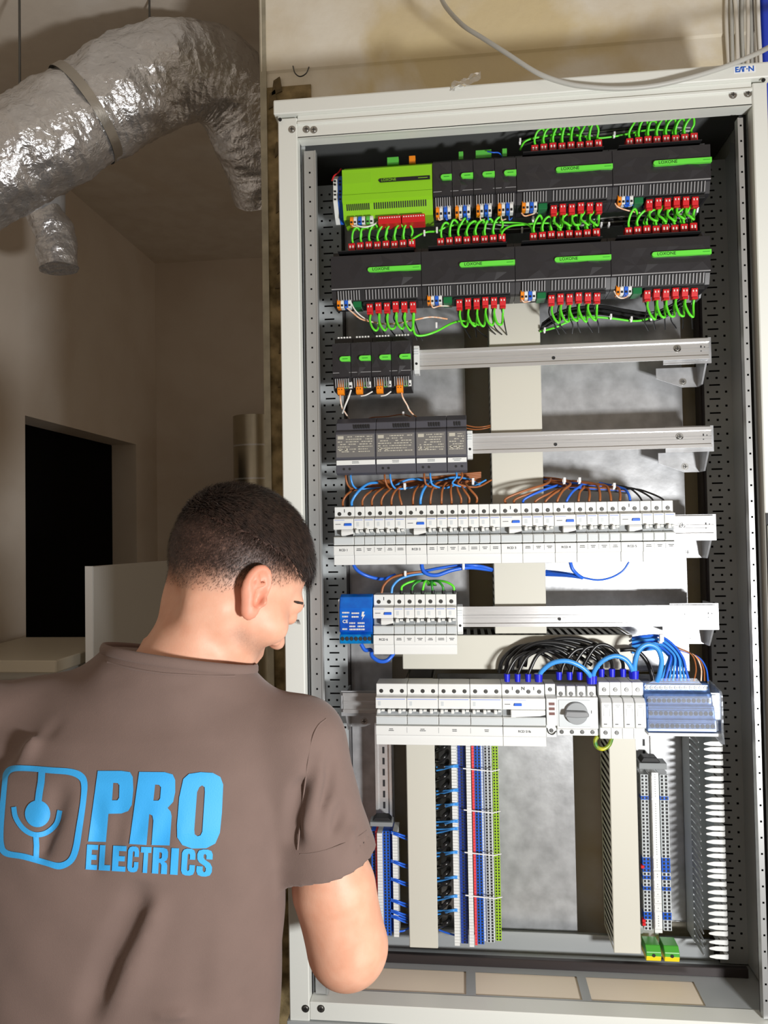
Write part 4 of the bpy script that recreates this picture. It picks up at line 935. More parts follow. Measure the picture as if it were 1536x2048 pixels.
for i in range(6):
    x = 803+i*21; c = 858+(i-2.5)*3
    o = W(f'green wire arching into the {ORD[i]} breaker counted from RCD 6', [(x, 1184, .052), (x+(2 if i < 3 else -2), 1172, .05), ((x*.55+c*.45), 1163, .055), (c, 1162, .075), (c+6, 1170, .1)], .002, 'w_green' if i in (0, 2, 5) else 'w_dgreen', 'green wires above the RCD 6 breakers')
    a = px(x, 1184, .052); obj('ferrule', MB().cyl(a+(0, 0, .003), a-(0, 0, .006), .0032, n=10).mesh('ferrule', 'blackm'), o)
# bottom row: thick black and light blue bridges with blue ferrules
def bridge(label, q, r, m, group, ends=(1, 1)):
    P = [px(*p) for p in q]; o = wire('bridge_wire', label, P, r, m, group, k=8)
    for e, i in zip(ends, (0, -1)):
        if e: 
            a = P[i]; obj('ferrule', MB().cyl(a+(0, 0, .007), a-(0, 0, .006), r*1.75, r*1.5, 12).mesh('ferrule', 'ferrule'), o, label='blue ferrule')
    return o
sw = (1118, 1139, 1159, 1183); ar = (1203, 1224, 1246, 1268); rc = (1014, 1035, 1056, 1077)
KB = 'thick black bridges of the bottom row'; NB = 'light blue bridges of the bottom row'
for i in range(3):
    bridge(f'black bridge from the {ORD[i]} pole of the four-pole switch', [(rc[i], 1356, .05), (rc[i]+4, 1340, .05), (rc[i]+22, 1314-3*i, .055), (rc[i]+56, 1304-3*i, .07), (rc[i]+88, 1318, .075), (sw[i]+1, 1340, .065), (sw[i], 1352, .06)], .0030, 'w_black', KB)
    bridge(f'black bridge from the {ORD[i]} pole of the rotary switch to a surge arrester', [(sw[i]+4, 1352, .066), (sw[i]+10, 1328, .068), (sw[i]+34, 1300-4*i, .072), (sw[i]+62, 1300-3*i, .075), (ar[i]-2, 1322, .07), (ar[i], 1346, .055)], .0030, 'w_black', KB, (0, 1))
for i in range(5):
    wire('supply_cable', 'thick black supply cable arching over the bottom row', [px(p[0], p[1], p[2]-.0075*(i % 3)) for p in ((998+13*i, 1345-3*i, .095), (1006+13*i, 1318-3*i, .092), (1035+16*i, 1294-3*i, .090), (1075+18*i, 1293-4*i, .090), (1120+18*i, 1305-4*i, .092), (1165+18*i, 1335-5*i, .095))], .0034, 'w_black', 'thick black supply cables over the bottom row', 'cable')
wire('supply_cable', 'thick black cable curving down behind the blue bundle', [px(*p) for p in ((1240, 1300, .085), (1270, 1300, .085), (1292, 1320, .085), (1304, 1350, .085), (1306, 1372, .085))], .0036, 'w_black', None, 'cable')
bridge('light blue bridge from the four-pole switch to the rotary switch', [(rc[3], 1356, .045), (1084, 1342, .042), (1105, 1326, .04), (1133, 1322, .04), (1160, 1332, .042), (1178, 1348, .045), (sw[3]-2, 1360, .05)], .0040, 'w_lblue', NB)
bridge('light blue bridge from the rotary switch to the surge arresters', [(sw[3]+3, 1360, .05), (1189, 1342, .045), (1205, 1322, .042), (1230, 1312, .042), (1252, 1320, .043), (1264, 1338, .045), (1266, 1350, .05)], .0040, 'w_lblue', NB)
bridge('light blue loop from the surge arresters into the clear block', [(1269, 1350, .048), (1270, 1325, .045), (1278, 1300, .043), (1295, 1289, .043), (1314, 1296, .045), (1323, 1318, .048), (1320, 1344, .052), (1314, 1362, .06)], .0042, 'w_lblue', NB, (1, 0))
for i in range(8):
    W('blue wire curving from the duct into the clear block', [(1264, 1276+4.2*i, .094+.005*(i%2)), (1290, 1272+4*i, .088+.005*(i%2)), (1320, 1272+3.8*i, .084+.005*(i%2)), (1347-1.5*i, 1290+3*i, .076+.005*(i%2)), (1366-4*i, 1316, .070+.005*(i%2)), (1372-6*i, 1340, .066+.005*(i%2)), (1378-8*i, 1362, .063)], .0021, 'w_lblue' if i % 3 else 'w_blue', 'blue wires entering the clear block')
for i in range(5):
    W(('brown', 'black', 'pale', 'brown', 'blue')[i]+' thin wire fanning into the clear block', [(1330, 1282+2*i, .088), (1358, 1296+i, .082), (1384+3*i, 1310+i, .078), (1392+5*i, 1336, .072), (1388+7*i, 1362, .063)], .0013, ('w_brown', 'w_black', 'w_orange', 'w_brown', 'w_blue')[i], 'thin wires entering the clear block')
tie(px(1320, 1278, .078), 'white cable tie on the blue bundle above the clear block', None, 1.5)
W('yellow and green earth wire looping below the surge arresters', [(1196, 1470, .05), (1190, 1482, .047), (1194, 1494, .045), (1206, 1498, .044), (1218, 1490, .046), (1224, 1474, .05)], .0034, 'w_pe', None)
W('thin dark wire curled below the indicator module', [(1094, 1456, .04), (1098, 1466, .038), (1106, 1469, .038), (1113, 1462, .04)], .0008, 'w_black', None)

# ================================================================ terminal strips in the lower part
def vrail(x0, x1, z0, z1, Y, label):
    t = thing('mounting_rail', label, 'rail', (0, 0, 0))
    w = x1-x0; pr = [(x0, Y), (x0+w*.14, Y), (x0+w*.14, Y+.005), (x1-w*.14, Y+.005), (x1-w*.14, Y), (x1, Y), (x1, Y+.0012), (x1-w*.17, Y+.0012), (x1-w*.17, Y+.0065), (x0+w*.17, Y+.0065), (x0+w*.17, Y+.0012), (x0, Y+.0012)]
    obj('top_hat_profile', MB().prism(pr, z0, z1, 'z').mesh('top_hat_profile', 'rail'), t)
    sl = MB(); z = z0+.02
    while z < z1-.02: sl.box((x0+x1)/2-.002, (x0+x1)/2+.002, Y+.0046, Y+.0052, z, z+.012); z += .02
    obj('slots', sl.mesh('slots', 'blackm'), t)
    return t
def terminal(cols, pitch, depth):
    """cols: (x0, x1, front offset, material, dot columns)"""
    mats = []; mb = MB()
    for (a, b, f, m, nd) in cols:
        if m not in mats: mats.append(m)
        mb.box(a, b, -f, depth, .0002, pitch-.0003, mats.index(m))
    if 'blackm' not in mats: mats.append('blackm')
    bi = mats.index('blackm')
    for (a, b, f, m, nd) in cols:
        for d in range(nd):
            c = a+(b-a)*(d+.5)/nd; r = min((b-a)/nd*.30, pitch*.34); mb.box(c-r, c+r, -f-.0003, -f+.0005, pitch/2-r, pitch/2+r, bi)
    return mb.mesh('terminal_block', mats)
PT = .0052
TA = terminal([(0, .0088, .030, 'white', 0), (.0090, .0112, .020, 'white2', 0), (.0112, .0235, .022, 'dblue', 1), (.0245, .0250, .012, 'white2', 0), (.0255, .0335, .032, 'white', 0), (.0350, .0392, .026, 'pink', 0), (.0394, .0510, .022, 'blue', 2), (.0512, .0560, .012, 'white2', 0), (.0562, .0690, .015, 'white2', 2), (.0692, .0715, .006, 'white', 0), (.0717, .0815, .009, 'yg', 2)], PT, .02)
xA = -.1245; za = .880
vrail(xA+.022, xA+.057, .872, 1.33, .150, 'upright mounting rail behind the striped blue terminal strip')
for i in range(70):
    tag(obj('terminal_block', TA, None, (xA, .128, za+i*PT)), 'flat blue, white and yellow-green terminal in the long striped strip', 'terminal block', 'terminals of the long striped strip')
for y in (1537, 1619, 1703, 1788):
    z = px(950, y, .11)[2]; t = MB().prism([(xA+.020, z+.0035), (xA+.070, z-.0005), (xA+.083, z+.0030), (xA+.083, z+.0045), (xA+.070, z+.0012), (xA+.020, z+.0052)], .0945, .0965, 'y')
    tag(obj('marker_band', t.mesh('marker_band', 'tie')), 'thin white band across the long striped terminal strip', 'band', 'white bands across the striped strip')
for y in (1530, 1578, 1606, 1640, 1655, 1702, 1752, 1790, 1818):
    for k in range(2):
        W('blue wire pair entering the long striped strip', [(873, y+4+7*k, .115), (888, y+3+5*k, .108), (904, y+2+2*k, .094), (916, y+4*k, .10)], .0015, 'w_lblue', 'blue wire pairs entering the striped strip', n=6, k=4)
for i in range(19):
    y = 1496+i*19.5; q = [(872, y+6, .13), (880, y+2+4*math.sin(i*2.1), .112), (888, y-2, .108), (893, y-8, .118), (894, y-13, .135)]
    W('black cable curving out of the duct beside the striped strip', [(a+.016*(y-1490), b, c) for a, b, c in q], .0042, 'w_black', 'black cables beside the striped strip', n=8, k=4)
W('blue wire bending around the foot of the striped strip', [(878, 1860, .12), (895, 1866, .115), (915, 1871, .11), (932, 1869, .11)], .0016, 'w_blue', None)
# left strip, partly hidden by the man's arm
TB = terminal([(0, .0075, .020, 'blue', 1), (.0078, .0112, .026, 'pink', 0), (.0118, .0205, .032, 'white', 0), (.0208, .0330, .022, 'blue', 2), (.0335, .0380, .012, 'dblue', 0), (.0382, .0470, .026, 'white', 0)], PT, .02)
pb = px(744, 1750, .11); xB = pb[0]; zb = px(760, 1868, .11)[2]; zt = px(760, 1657, .11)[2]
vrail(xB+.004, xB+.034, .872, 1.30, .150, 'upright mounting rail behind the blue strip at the man\'s arm')
for i in range(int((zt-zb)/PT)):
    tag(obj('terminal_block', TB, None, (xB, .128, zb+i*PT)), 'flat blue and white terminal in the strip beside the man\'s arm', 'terminal block', 'terminals beside the man\'s arm')
t = thing('end_bracket', 'grey end bracket with black cap on top of the strip by the man\'s arm', 'end bracket', (xB-.002, .13, zt+.002))
obj('bracket_body', MB().prism([(0, 0), (-.022, .002), (-.024, .010), (0, .012)], 0, .040, 'x').mesh('bracket_body', 'grey', .0008), t)
obj('cap', MB().prism([(.004, .012), (.010, .018), (.032, .018), (.038, .012)], -.022, 0, 'y').mesh('cap', 'blackm', .0008), t)
for y in (1665, 1722, 1758, 1800, 1822, 1832):
    for k in range(2): W('blue wire pair leaving the strip by the man\'s arm', [(782, y-2+3*k, .105), (795, y+2+4*k, .10), (806, y+6+5*k, .105), (815, y+8+6*k, .125)], .0016, 'w_blue', 'blue wire pairs leaving the strip by the man\'s arm', n=6, k=4)
W('blue wire bending around the foot of the strip by the man\'s arm', [(776, 1858, .12), (790, 1862, .115), (806, 1862, .115), (818, 1856, .12)], .0016, 'w_blue', None)
# right strip
PR = .0061
def TR(c): return terminal([(0, .0020, .010, 'grey', 0), (.0022, .0145, .022, c, 2), (.0150, .0175, .018, 'white2', 0), (.0180, .0300, .030, 'white', 0), (.0305, .0335, .018, 'white2', 0), (.0340, .0475, .022, c, 2), (.0477, .0495, .010, c, 0)], PR, .02)
TG, TBL = TR('white2'), TR('blue'); xC = px(1281, 1700, .11)[0]; zc0 = px(1300, 1858, .11)[2]; zc1 = px(1300, 1541, .11)[2]
vrail(xC+.004, xC+.036, .872, 1.33, .150, 'upright mounting rail behind the grey terminal strip')
nC = int((zc1-zc0)/PR)
for i in range(nC):
    yy = 1858-(1858-1541)*i/nC; bl = 1712 < yy < 1742 or 1752 < yy < 1760 or 1772 < yy < 1780 or 1822 < yy < 1838 or 1588 < yy < 1598
    tag(obj('terminal_block', TBL if bl else TG, None, (xC, .128, zc0+i*PR)), ('blue' if bl else 'pale grey')+' terminal in the strip beside the slotted trunking', 'terminal block', ('blue' if bl else 'grey')+' terminals beside the slotted trunking')
for i, (ya, yb) in enumerate(((1545, 1596), (1600, 1712), (1716, 1738), (1742, 1757), (1761, 1777), (1782, 1792), (1796, 1806), (1810, 1820), (1824, 1855))):
    za_, zb_ = px(1305, yb, .098)[2], px(1305, ya, .098)[2]
    o = obj('marker_strip', MB().box(xC+.0185, xC+.0295, .0972, .0978, za_, zb_).mesh('marker_strip', 'white'))
    mk = MB(); z = za_+.003
    while z < zb_-.003: mk.box(xC+.0232, xC+.0246, .0967, .0972, z, z+.0012); z += .004
    obj('printed_lines', mk.mesh('printed_lines', 'grey'), o)
    tag(o, f'white marker strip on the grey terminals, {("topmost", "longest", "third", "fourth", "fifth", "sixth", "seventh", "eighth", "lowest")[i]} from the end bracket down', 'label strip', 'marker strips on the grey terminals')
for (y, c) in ((1737, 'red'), (1845, 'red'), (1852, 'red')):
    z = px(1283, y, .1)[2]; tag(obj('jumper_bridge', MB().box(xC-.001, xC+.0045, .104, .112, z-.002, z+.003).mesh('jumper_bridge', c, .0005)), 'small red bridge piece on the grey terminal strip', 'bridge', 'red bridges on the grey terminals')
t = thing('end_bracket', 'grey end bracket with black cap on top of the grey strip', 'end bracket', (xC, .13, zc1+.002))
obj('bracket_body', MB().prism([(0, 0), (-.024, .001), (-.026, .012), (0, .013)], 0, .046, 'x').mesh('bracket_body', 'grey', .0008), t)
obj('cap', MB().prism([(.003, .013), (.008, .021), (.030, .021), (.036, .013)], -.024, 0, 'y').mesh('cap', 'blackm', .0008), t)
for i in range(2):
    t = thing('earth_terminal', 'green and yellow earth terminal at the foot of the grey strip', 'terminal block', (xC+.003+i*.0300, .135, .878), 'earth terminals at the foot of the grey strip')
    obj('green_half', MB().prism([(0, .012), (-.028, .012), (-.036, .004), (-.036, -.003), (0, -.003)], 0, .0245, 'x').mesh('green_half', mat('earth_green', (70, 160, 50), .4), .0008), t)
    obj('yellow_half', MB().prism([(0, -.003), (-.036, -.003), (-.033, -.012), (0, -.012)], 0, .0245, 'x').mesh('yellow_half', 'yellow', .0008), t)
    obj('screw_hole', MB().cyl((.012, -.0355, -.001), (.012, -.0365, -.001), .003, n=10).mesh('screw_hole', 'blackm'), t)
# slotted trunking without lid
t = thing('slotted_trunking', 'open pale grey slotted trunking with a row of fingers on both sides', 'trunking', (0, 0, 0))
X0, X1, Z0, Z1 = .291, .3315, .874, 1.245
obj('trunking_back', MB().box(X0, X1, .195, .198, Z0, Z1).box(X0, X0+.0015, .150, .197, Z0, Z1).box(X1-.0015, X1, .150, .197, Z0, Z1).mesh('trunking_back', 'white2'), t)
fl_ = MB().prism([(.152, .0), (.112, .0016), (.100, .0034), (.100, .0056), (.112, .0074), (.152, .0090)], 0, .0016, 'x').mesh('finger', 'grey', .0003)  # grey puts the shade of the left side into these fingers
fr_ = MB().prism([(.152, .0), (.100, .0008), (.100, .0086), (.152, .0090)], .0385, .0401, 'x')
fr_.prism([(.0385, .0008), (.020, .0012), (.010, .0030), (.0085, .0046), (.010, .0062), (.020, .0084), (.0385, .0086)], .0985, .1003, 'y')
fr_ = fr_.mesh('finger', 'white', .0003)  # white puts the light on the right side into these fingers
n = int((Z1-Z0)/.0118)
for i in range(n):
    z = Z0+.002+i*.0118
    obj('finger', fl_, t, (X0, 0, z)); obj('finger', fr_, t, (X0, 0, z)).rotation_euler = (U(.02), 0, 0)
# ================================================================ the man
class Field:
    def __init__(s, lo, hi, h):
        s.lo = np.array(lo, float); s.h = h; s.n = np.ceil((np.array(hi)-s.lo)/h).astype(int)+1
        s.F = np.full(s.n, .08, np.float32)
    def region(s, lo, hi):
        a = np.clip(np.floor((np.array(lo)-s.lo)/s.h).astype(int), 0, s.n); b = np.clip(np.ceil((np.array(hi)-s.lo)/s.h).astype(int)+1, 0, s.n)
        sl = tuple(slice(i, j) for i, j in zip(a, b))
        ax = [(s.lo[k]+s.h*np.arange(a[k], b[k])).astype(np.float32) for k in range(3)]
        return sl, np.meshgrid(*ax, indexing='ij', sparse=True)
    def put(s, sl, d, k, op):
        f = s.F[sl]
        if op == 'add':
            h = np.clip(.5+.5*(f-d)/k, 0, 1); s.F[sl] = f*(1-h)+d*h-k*h*(1-h)
        elif op == 'sub':
            h = np.clip(.5-.5*(f+d)/k, 0, 1); s.F[sl] = f*(1-h)-d*h+k*h*(1-h)
    def ell(s, c, R, ax=None, k=.01, op='add'):
        c = np.array(c, float); R = np.array(R, float); m = R.max()+k*2+.012
        sl, (X, Y, Z) = s.region(c-m, c+m); x, y, z = X-c[0], Y-c[1], Z-c[2]
        if ax is None: q = ((x/R[0])**2+(y/R[1])**2+(z/R[2])**2)
        else: q = sum(((x*a[0]+y*a[1]+z*a[2])/r)**2 for a, r in zip(ax, R))
        s.put(sl, ((np.sqrt(q)-1)*R.min()*1.15).astype(np.float32), k, op)
    def cap(s, a, b, ra, rb, k=.01, op='add'):
        a = np.array(a, float); b = np.array(b, float); m = max(ra, rb)+k*2+.012
        sl, (X, Y, Z) = s.region(np.minimum(a, b)-m, np.maximum(a, b)+m); d = b-a; L = max(d@d, 1e-9)
        t = np.clip(((X-a[0])*d[0]+(Y-a[1])*d[1]+(Z-a[2])*d[2])/L, 0, 1)
        q = np.sqrt((X-a[0]-t*d[0])**2+(Y-a[1]-t*d[1])**2+(Z-a[2]-t*d[2])**2)-(ra+(rb-ra)*t)
        s.put(sl, q.astype(np.float32), k, op)
    def crease(s, pts, w, A):
        """valley (A>0) or ridge (A<0) along a polyline"""
        P = [np.array(p, float) for p in pts]; P3 = np.array(P); m = w*2.6
        sl, (X, Y, Z) = s.region(P3.min(0)-m, P3.max(0)+m); best = None
        for i, (a, b) in enumerate(zip(P, P[1:])):
            d = b-a; L = d@d; t = np.clip(((X-a[0])*d[0]+(Y-a[1])*d[1]+(Z-a[2])*d[2])/L, 0, 1)
            q = np.sqrt((X-a[0]-t*d[0])**2+(Y-a[1]-t*d[1])**2+(Z-a[2]-t*d[2])**2)
            g = (i+t)/(len(P)-1); e = np.exp(-(q/w)**2)*np.clip(np.minimum(g, 1-g)*5, 0, 1)
            best = e if best is None else np.maximum(best, e)
        s.F[sl] += (A*best).astype(np.float32)
    def mesh(s, smooth_iter=1):
        F = s.F; S = F < 0; n = F.shape
        cnt = np.zeros((n[0]-1, n[1]-1, n[2]-1), np.int8)
        offs = [(i, j, k) for i in (0, 1) for j in (0, 1) for k in (0, 1)]
        for (i, j, k) in offs: cnt += S[i:n[0]-1+i, j:n[1]-1+j, k:n[2]-1+k]
        act = np.argwhere((cnt > 0) & (cnt < 8)); m = len(act)
        cv = np.stack([F[act[:, 0]+i, act[:, 1]+j, act[:, 2]+k] for (i, j, k) in offs], 1)
        O = np.array(offs, float); pos = np.zeros((m, 3)); c = np.zeros(m)
        for a in range(8):
            for b in range(a+1, 8):
                if np.abs(O[a]-O[b]).sum() != 1: continue
                va, vb = cv[:, a], cv[:, b]; k = (va < 0) != (vb < 0); t = np.where(k, va/np.where(k, va-vb, 1), 0)
                pos += np.where(k[:, None], O[a]+(O[b]-O[a])*t[:, None], 0); c += k
        V = s.lo+s.h*(act+pos/c[:, None])
        im = np.full(cnt.shape, -1, np.int32); im[tuple(act.T)] = np.arange(m); faces = []
        for ax in range(3):
            d = [0, 0, 0]; d[ax] = 1
            A = S[:n[0]-d[0], :n[1]-d[1], :n[2]-d[2]]; B = S[d[0]:, d[1]:, d[2]:]
            u, v = [q for q in range(3) if q != ax]
            E = np.argwhere(A != B); E = E[(E[:, u] > 0) & (E[:, v] > 0) & (E[:, u] < n[u]-1) & (E[:, v] < n[v]-1)]
            def g(du, dv):
                q = E.copy(); q[:, u] -= du; q[:, v] -= dv; return im[tuple(q.T)]
            Q = np.stack([g(1, 1), g(0, 1), g(0, 0), g(1, 0)], 1)
            fl = A[tuple(E.T)] if ax != 1 else ~A[tuple(E.T)]
            Q[~fl] = Q[~fl][:, ::-1]; faces.append(Q)
        Fq = np.concatenate(faces); Fq = Fq[(Fq >= 0).all(1)]
        for _ in range(smooth_iter):
            acc = np.zeros_like(V); w = np.zeros(len(V))
            for a in range(4):
                i, j = Fq[:, a], Fq[:, (a+1) % 4]
                for p, q in ((i, j), (j, i)):
                    for k in range(3): acc[:, k] += np.bincount(p, V[q, k], len(V))
                    w += np.bincount(p, minlength=len(V))
            V = V*.5+.5*acc/np.maximum(w, 1)[:, None]
        return V, Fq
def np_mesh(name, V, Fq, m):
    me = bpy.data.meshes.new(name); me.from_pydata(V.tolist(), [], Fq.tolist())
    me.polygons.foreach_set('use_smooth', np.ones(len(Fq), bool)); me.materials.append(m); me.update()
    return me
BA = math.radians(12); bf = np.array([-math.sin(BA), math.cos(BA), 0]); br = np.array([math.cos(BA), math.sin(BA), 0]); bz = np.array([0, 0, 1.])
CH, CW = pxd(270, 1560, .985), pxd(256, 1900, .970)
SR, SL = pxd(600, 1484, .985), pxd(-52, 1452, .985)
ER, EL = pxd(695, 1891, 1.00), pxd(20, 1800, 1.15)
HR, HL = pxd(690, 1812, 1.215), pxd(385, 1700, 1.215)          # wrists
def axis_at(z): 
    t = (z-CW[2])/(CH[2]-CW[2]); return CW+(CH-CW)*t
ZK = [.84, .95, 1.05, 1.15, 1.25, 1.31, 1.35, 1.385, 1.42, 1.45]
AK = [.200, .198, .198, .201, .203, .197, .174, .125, .085, .06]
BK = [.115, .112, .112, .116, .120, .112, .098, .082, .066, .05]
def torso(fld, grow, k=.03, zlo=.84, zhi=1.46):
    lo = np.array([CW[0]-.30, CW[1]-.26, zlo]); hi = np.array([CH[0]+.34, CH[1]+.30, zhi])
    sl, (X, Y, Z) = fld.region(lo, hi); z = Z[0, 0, :]
    a = np.interp(z, ZK, AK)+grow; b = np.interp(z, ZK, BK)+grow
    t = (z-CW[2])/(CH[2]-CW[2]); cx = CW[0]+(CH[0]-CW[0])*t; cy = CW[1]+(CH[1]-CW[1])*t
    up = np.clip((z-1.27)/.18, 0, 1); nx = pxd(352, 1385, 1.01); cx = cx*(1-up)+nx[0]*up; cy = cy*(1-up)+nx[1]*up
    x, y = X-cx, Y-cy; u = (x*br[0]+y*br[1])/a; v = (x*bf[0]+y*bf[1])/b
    q = ((np.abs(u)**2.5+np.abs(v)**2.5)**(1/2.5)-1)*np.minimum(a, b)
    q = np.maximum(q, np.maximum(zlo+.006-Z, Z-zhi+.006))
    fld.put(sl, q.astype(np.float32), k, 'add')
# head frame
t28, t38 = math.radians(34), math.radians(38)
hd = math.cos(t28)*RT+math.sin(t28)*FW
hf = math.cos(t38)*hd-math.sin(t38)*UP; hu = math.sin(t38)*hd+math.cos(t38)*UP; hr = np.cross(hf, hu)
HC = pxd(474, 1150, 1.05); HAX = (hf, hr, hu)
def H(f, r, u): return HC+hf*f+hr*r+hu*u
body = Field((-.90, -.62, .84), (.02, .14, 1.70), .0030)
torso(body, -.032)
NB = pxd(362, 1350, 1.005)
for S, E, Wr in ((SR, ER, HR), (SL, EL, HL)):
    body.cap(pxd(345, 1392, 1.01), S, .040, .036, .02); body.cap(S, E, .040, .0545, .02)
    mid = S+(E-S)*.72; body.cap(mid, E, .0545, .041, .012); body.cap(E, E+(Wr-E)*.35, .042, .043, .012); body.cap(E+(Wr-E)*.3, Wr, .042, .027, .015)
    # palm, four fingers and a thumb
    d = (Wr-E)/np.linalg.norm(Wr-E); sd = np.cross(d, bz); sd /= np.linalg.norm(sd); up = np.cross(sd, d); sg = -1 if S is SR else 1
    body.ell(Wr+d*.050, (.052, .040, .017), (d, sd, up), .012)
    for i, (o, L) in enumerate(((-.029, .066), (-.010, .076), (.010, .072), (.028, .058))):
        a = Wr+d*.088+sd*o; b = a+d*(L*.42)-up*.004; c = b+d*(L*.26)-up*(L*.22); e = c+d*(L*.10)-up*(L*.22)
        body.cap(a, b, .0092, .0086, .003); body.cap(b, c, .0086, .008, .003); body.cap(c, e, .008, .0072, .003)
    a = Wr+d*.025+sd*(sg*.030); b = a+d*.030+sd*(sg*.022)-up*.008; c = b+d*.032-up*.008-sd*(sg*.006)
    body.cap(a, b, .013, .0105, .008); body.cap(b, c, .0105, .0085, .004)
body.cap(NB, pxd(440, 1215, 1.045), .066, .060, .02)
body.cap(pxd(420, 1330, 1.06), pxd(478, 1235, 1.085), .050, .050, .02)
body.ell(H(-.010, 0, .022), (.102, .078, .096), HAX, .01)
body.ell(H(.030, 0, -.030), (.064, .068, .080), HAX, .02)
body.ell(H(.036, 0, -.084), (.052, .050, .036), HAX, .02)
for s_ in (-1, 1): body.ell(H(-.026, s_*.040, -.054), (.034, .026, .040), HAX, .03)
body.cap(H(-.01, .052, -.055), H(.055, .034, -.098), .020, .018, .02); body.cap(H(-.01, -.052, -.055), H(.055, -.034, -.098), .020, .018, .02)
body.ell(H(.068, 0, -.104), (.022, .024, .018), HAX, .015)
body.cap(H(.082, -.034, .010), H(.082, .034, .010), .015, .015, .012)
for s_ in (-1, 1):
    body.ell(H(.064, s_*.048, -.036), (.026, .022, .024), HAX, .018)
    body.ell(H(.097, s_*.031, -.006), (.010, .016, .009), HAX, .006, 'sub')
    body.ell(H(.088, s_*.031, -.007), (.0125, .013, .0115), HAX, .003)
body.cap(H(.090, 0, .000), H(.105, 0, -.034), .0085, .010, .008); body.ell(H(.108, 0, -.041), (.014, .0125, .0115), HAX, .006)
for s_ in (-1, 1): body.ell(H(.098, s_*.012, -.043), (.011, .008, .008), HAX, .004)
body.cap(H(.084, -.020, -.073), H(.084, .020, -.073), .0085, .0085, .008); body.cap(H(.083, -.017, -.084), H(.083, .017, -.084), .009, .009, .008)
body.cap(H(.094, -.021, -.0785), H(.094, .021, -.0785), .0022, .0022, .002, 'sub')
# ears: tilted back, rim with a hollow
ea = math.radians(14)
for s_ in (1, -1):
    ef = hf*math.cos(ea)+hu*math.sin(ea); eu = hu*math.cos(ea)-hf*math.sin(ea)
    eo = hr*s_; en = eo*math.cos(.04)+ef*math.sin(.04); ew = ef*math.cos(.04)-eo*math.sin(.04)
    c = H(-.001, s_*.0805, -.018); c = c+eo*.0085-ew*.001
    body.ell(c+eu*.006, (.0205, .0090, .0300), (ew, en, eu), .005)
    body.ell(c-eu*.026+ew*.004, (.0110, .0070, .0130), (ew, en, eu), .008)
    body.ell(c+en*.0075+eu*.009+ew*.0035, (.0150, .0095, .0205), (ew, en, eu), .002, 'sub')
    body.ell(c+en*.0080-eu*.011+ew*.008, (.0080, .0105, .0105), (ew, en, eu), .002, 'sub')
    body.cap(c+en*.0030+eu*.016-ew*.0035, c+en*.0030-eu*.008-ew*.0050, .0036, .0042, .003)
    body.cap(c+en*.0030+eu*.004-ew*.0035, c+en*.0030+eu*.012+ew*.0080, .0034, .0032, .003)
    body.ell(c+ew*.0165-eu*.010+en*.0035, (.0042, .0060, .0066), (ew, en, eu), .003)
VB, FB = body.mesh(1); del body
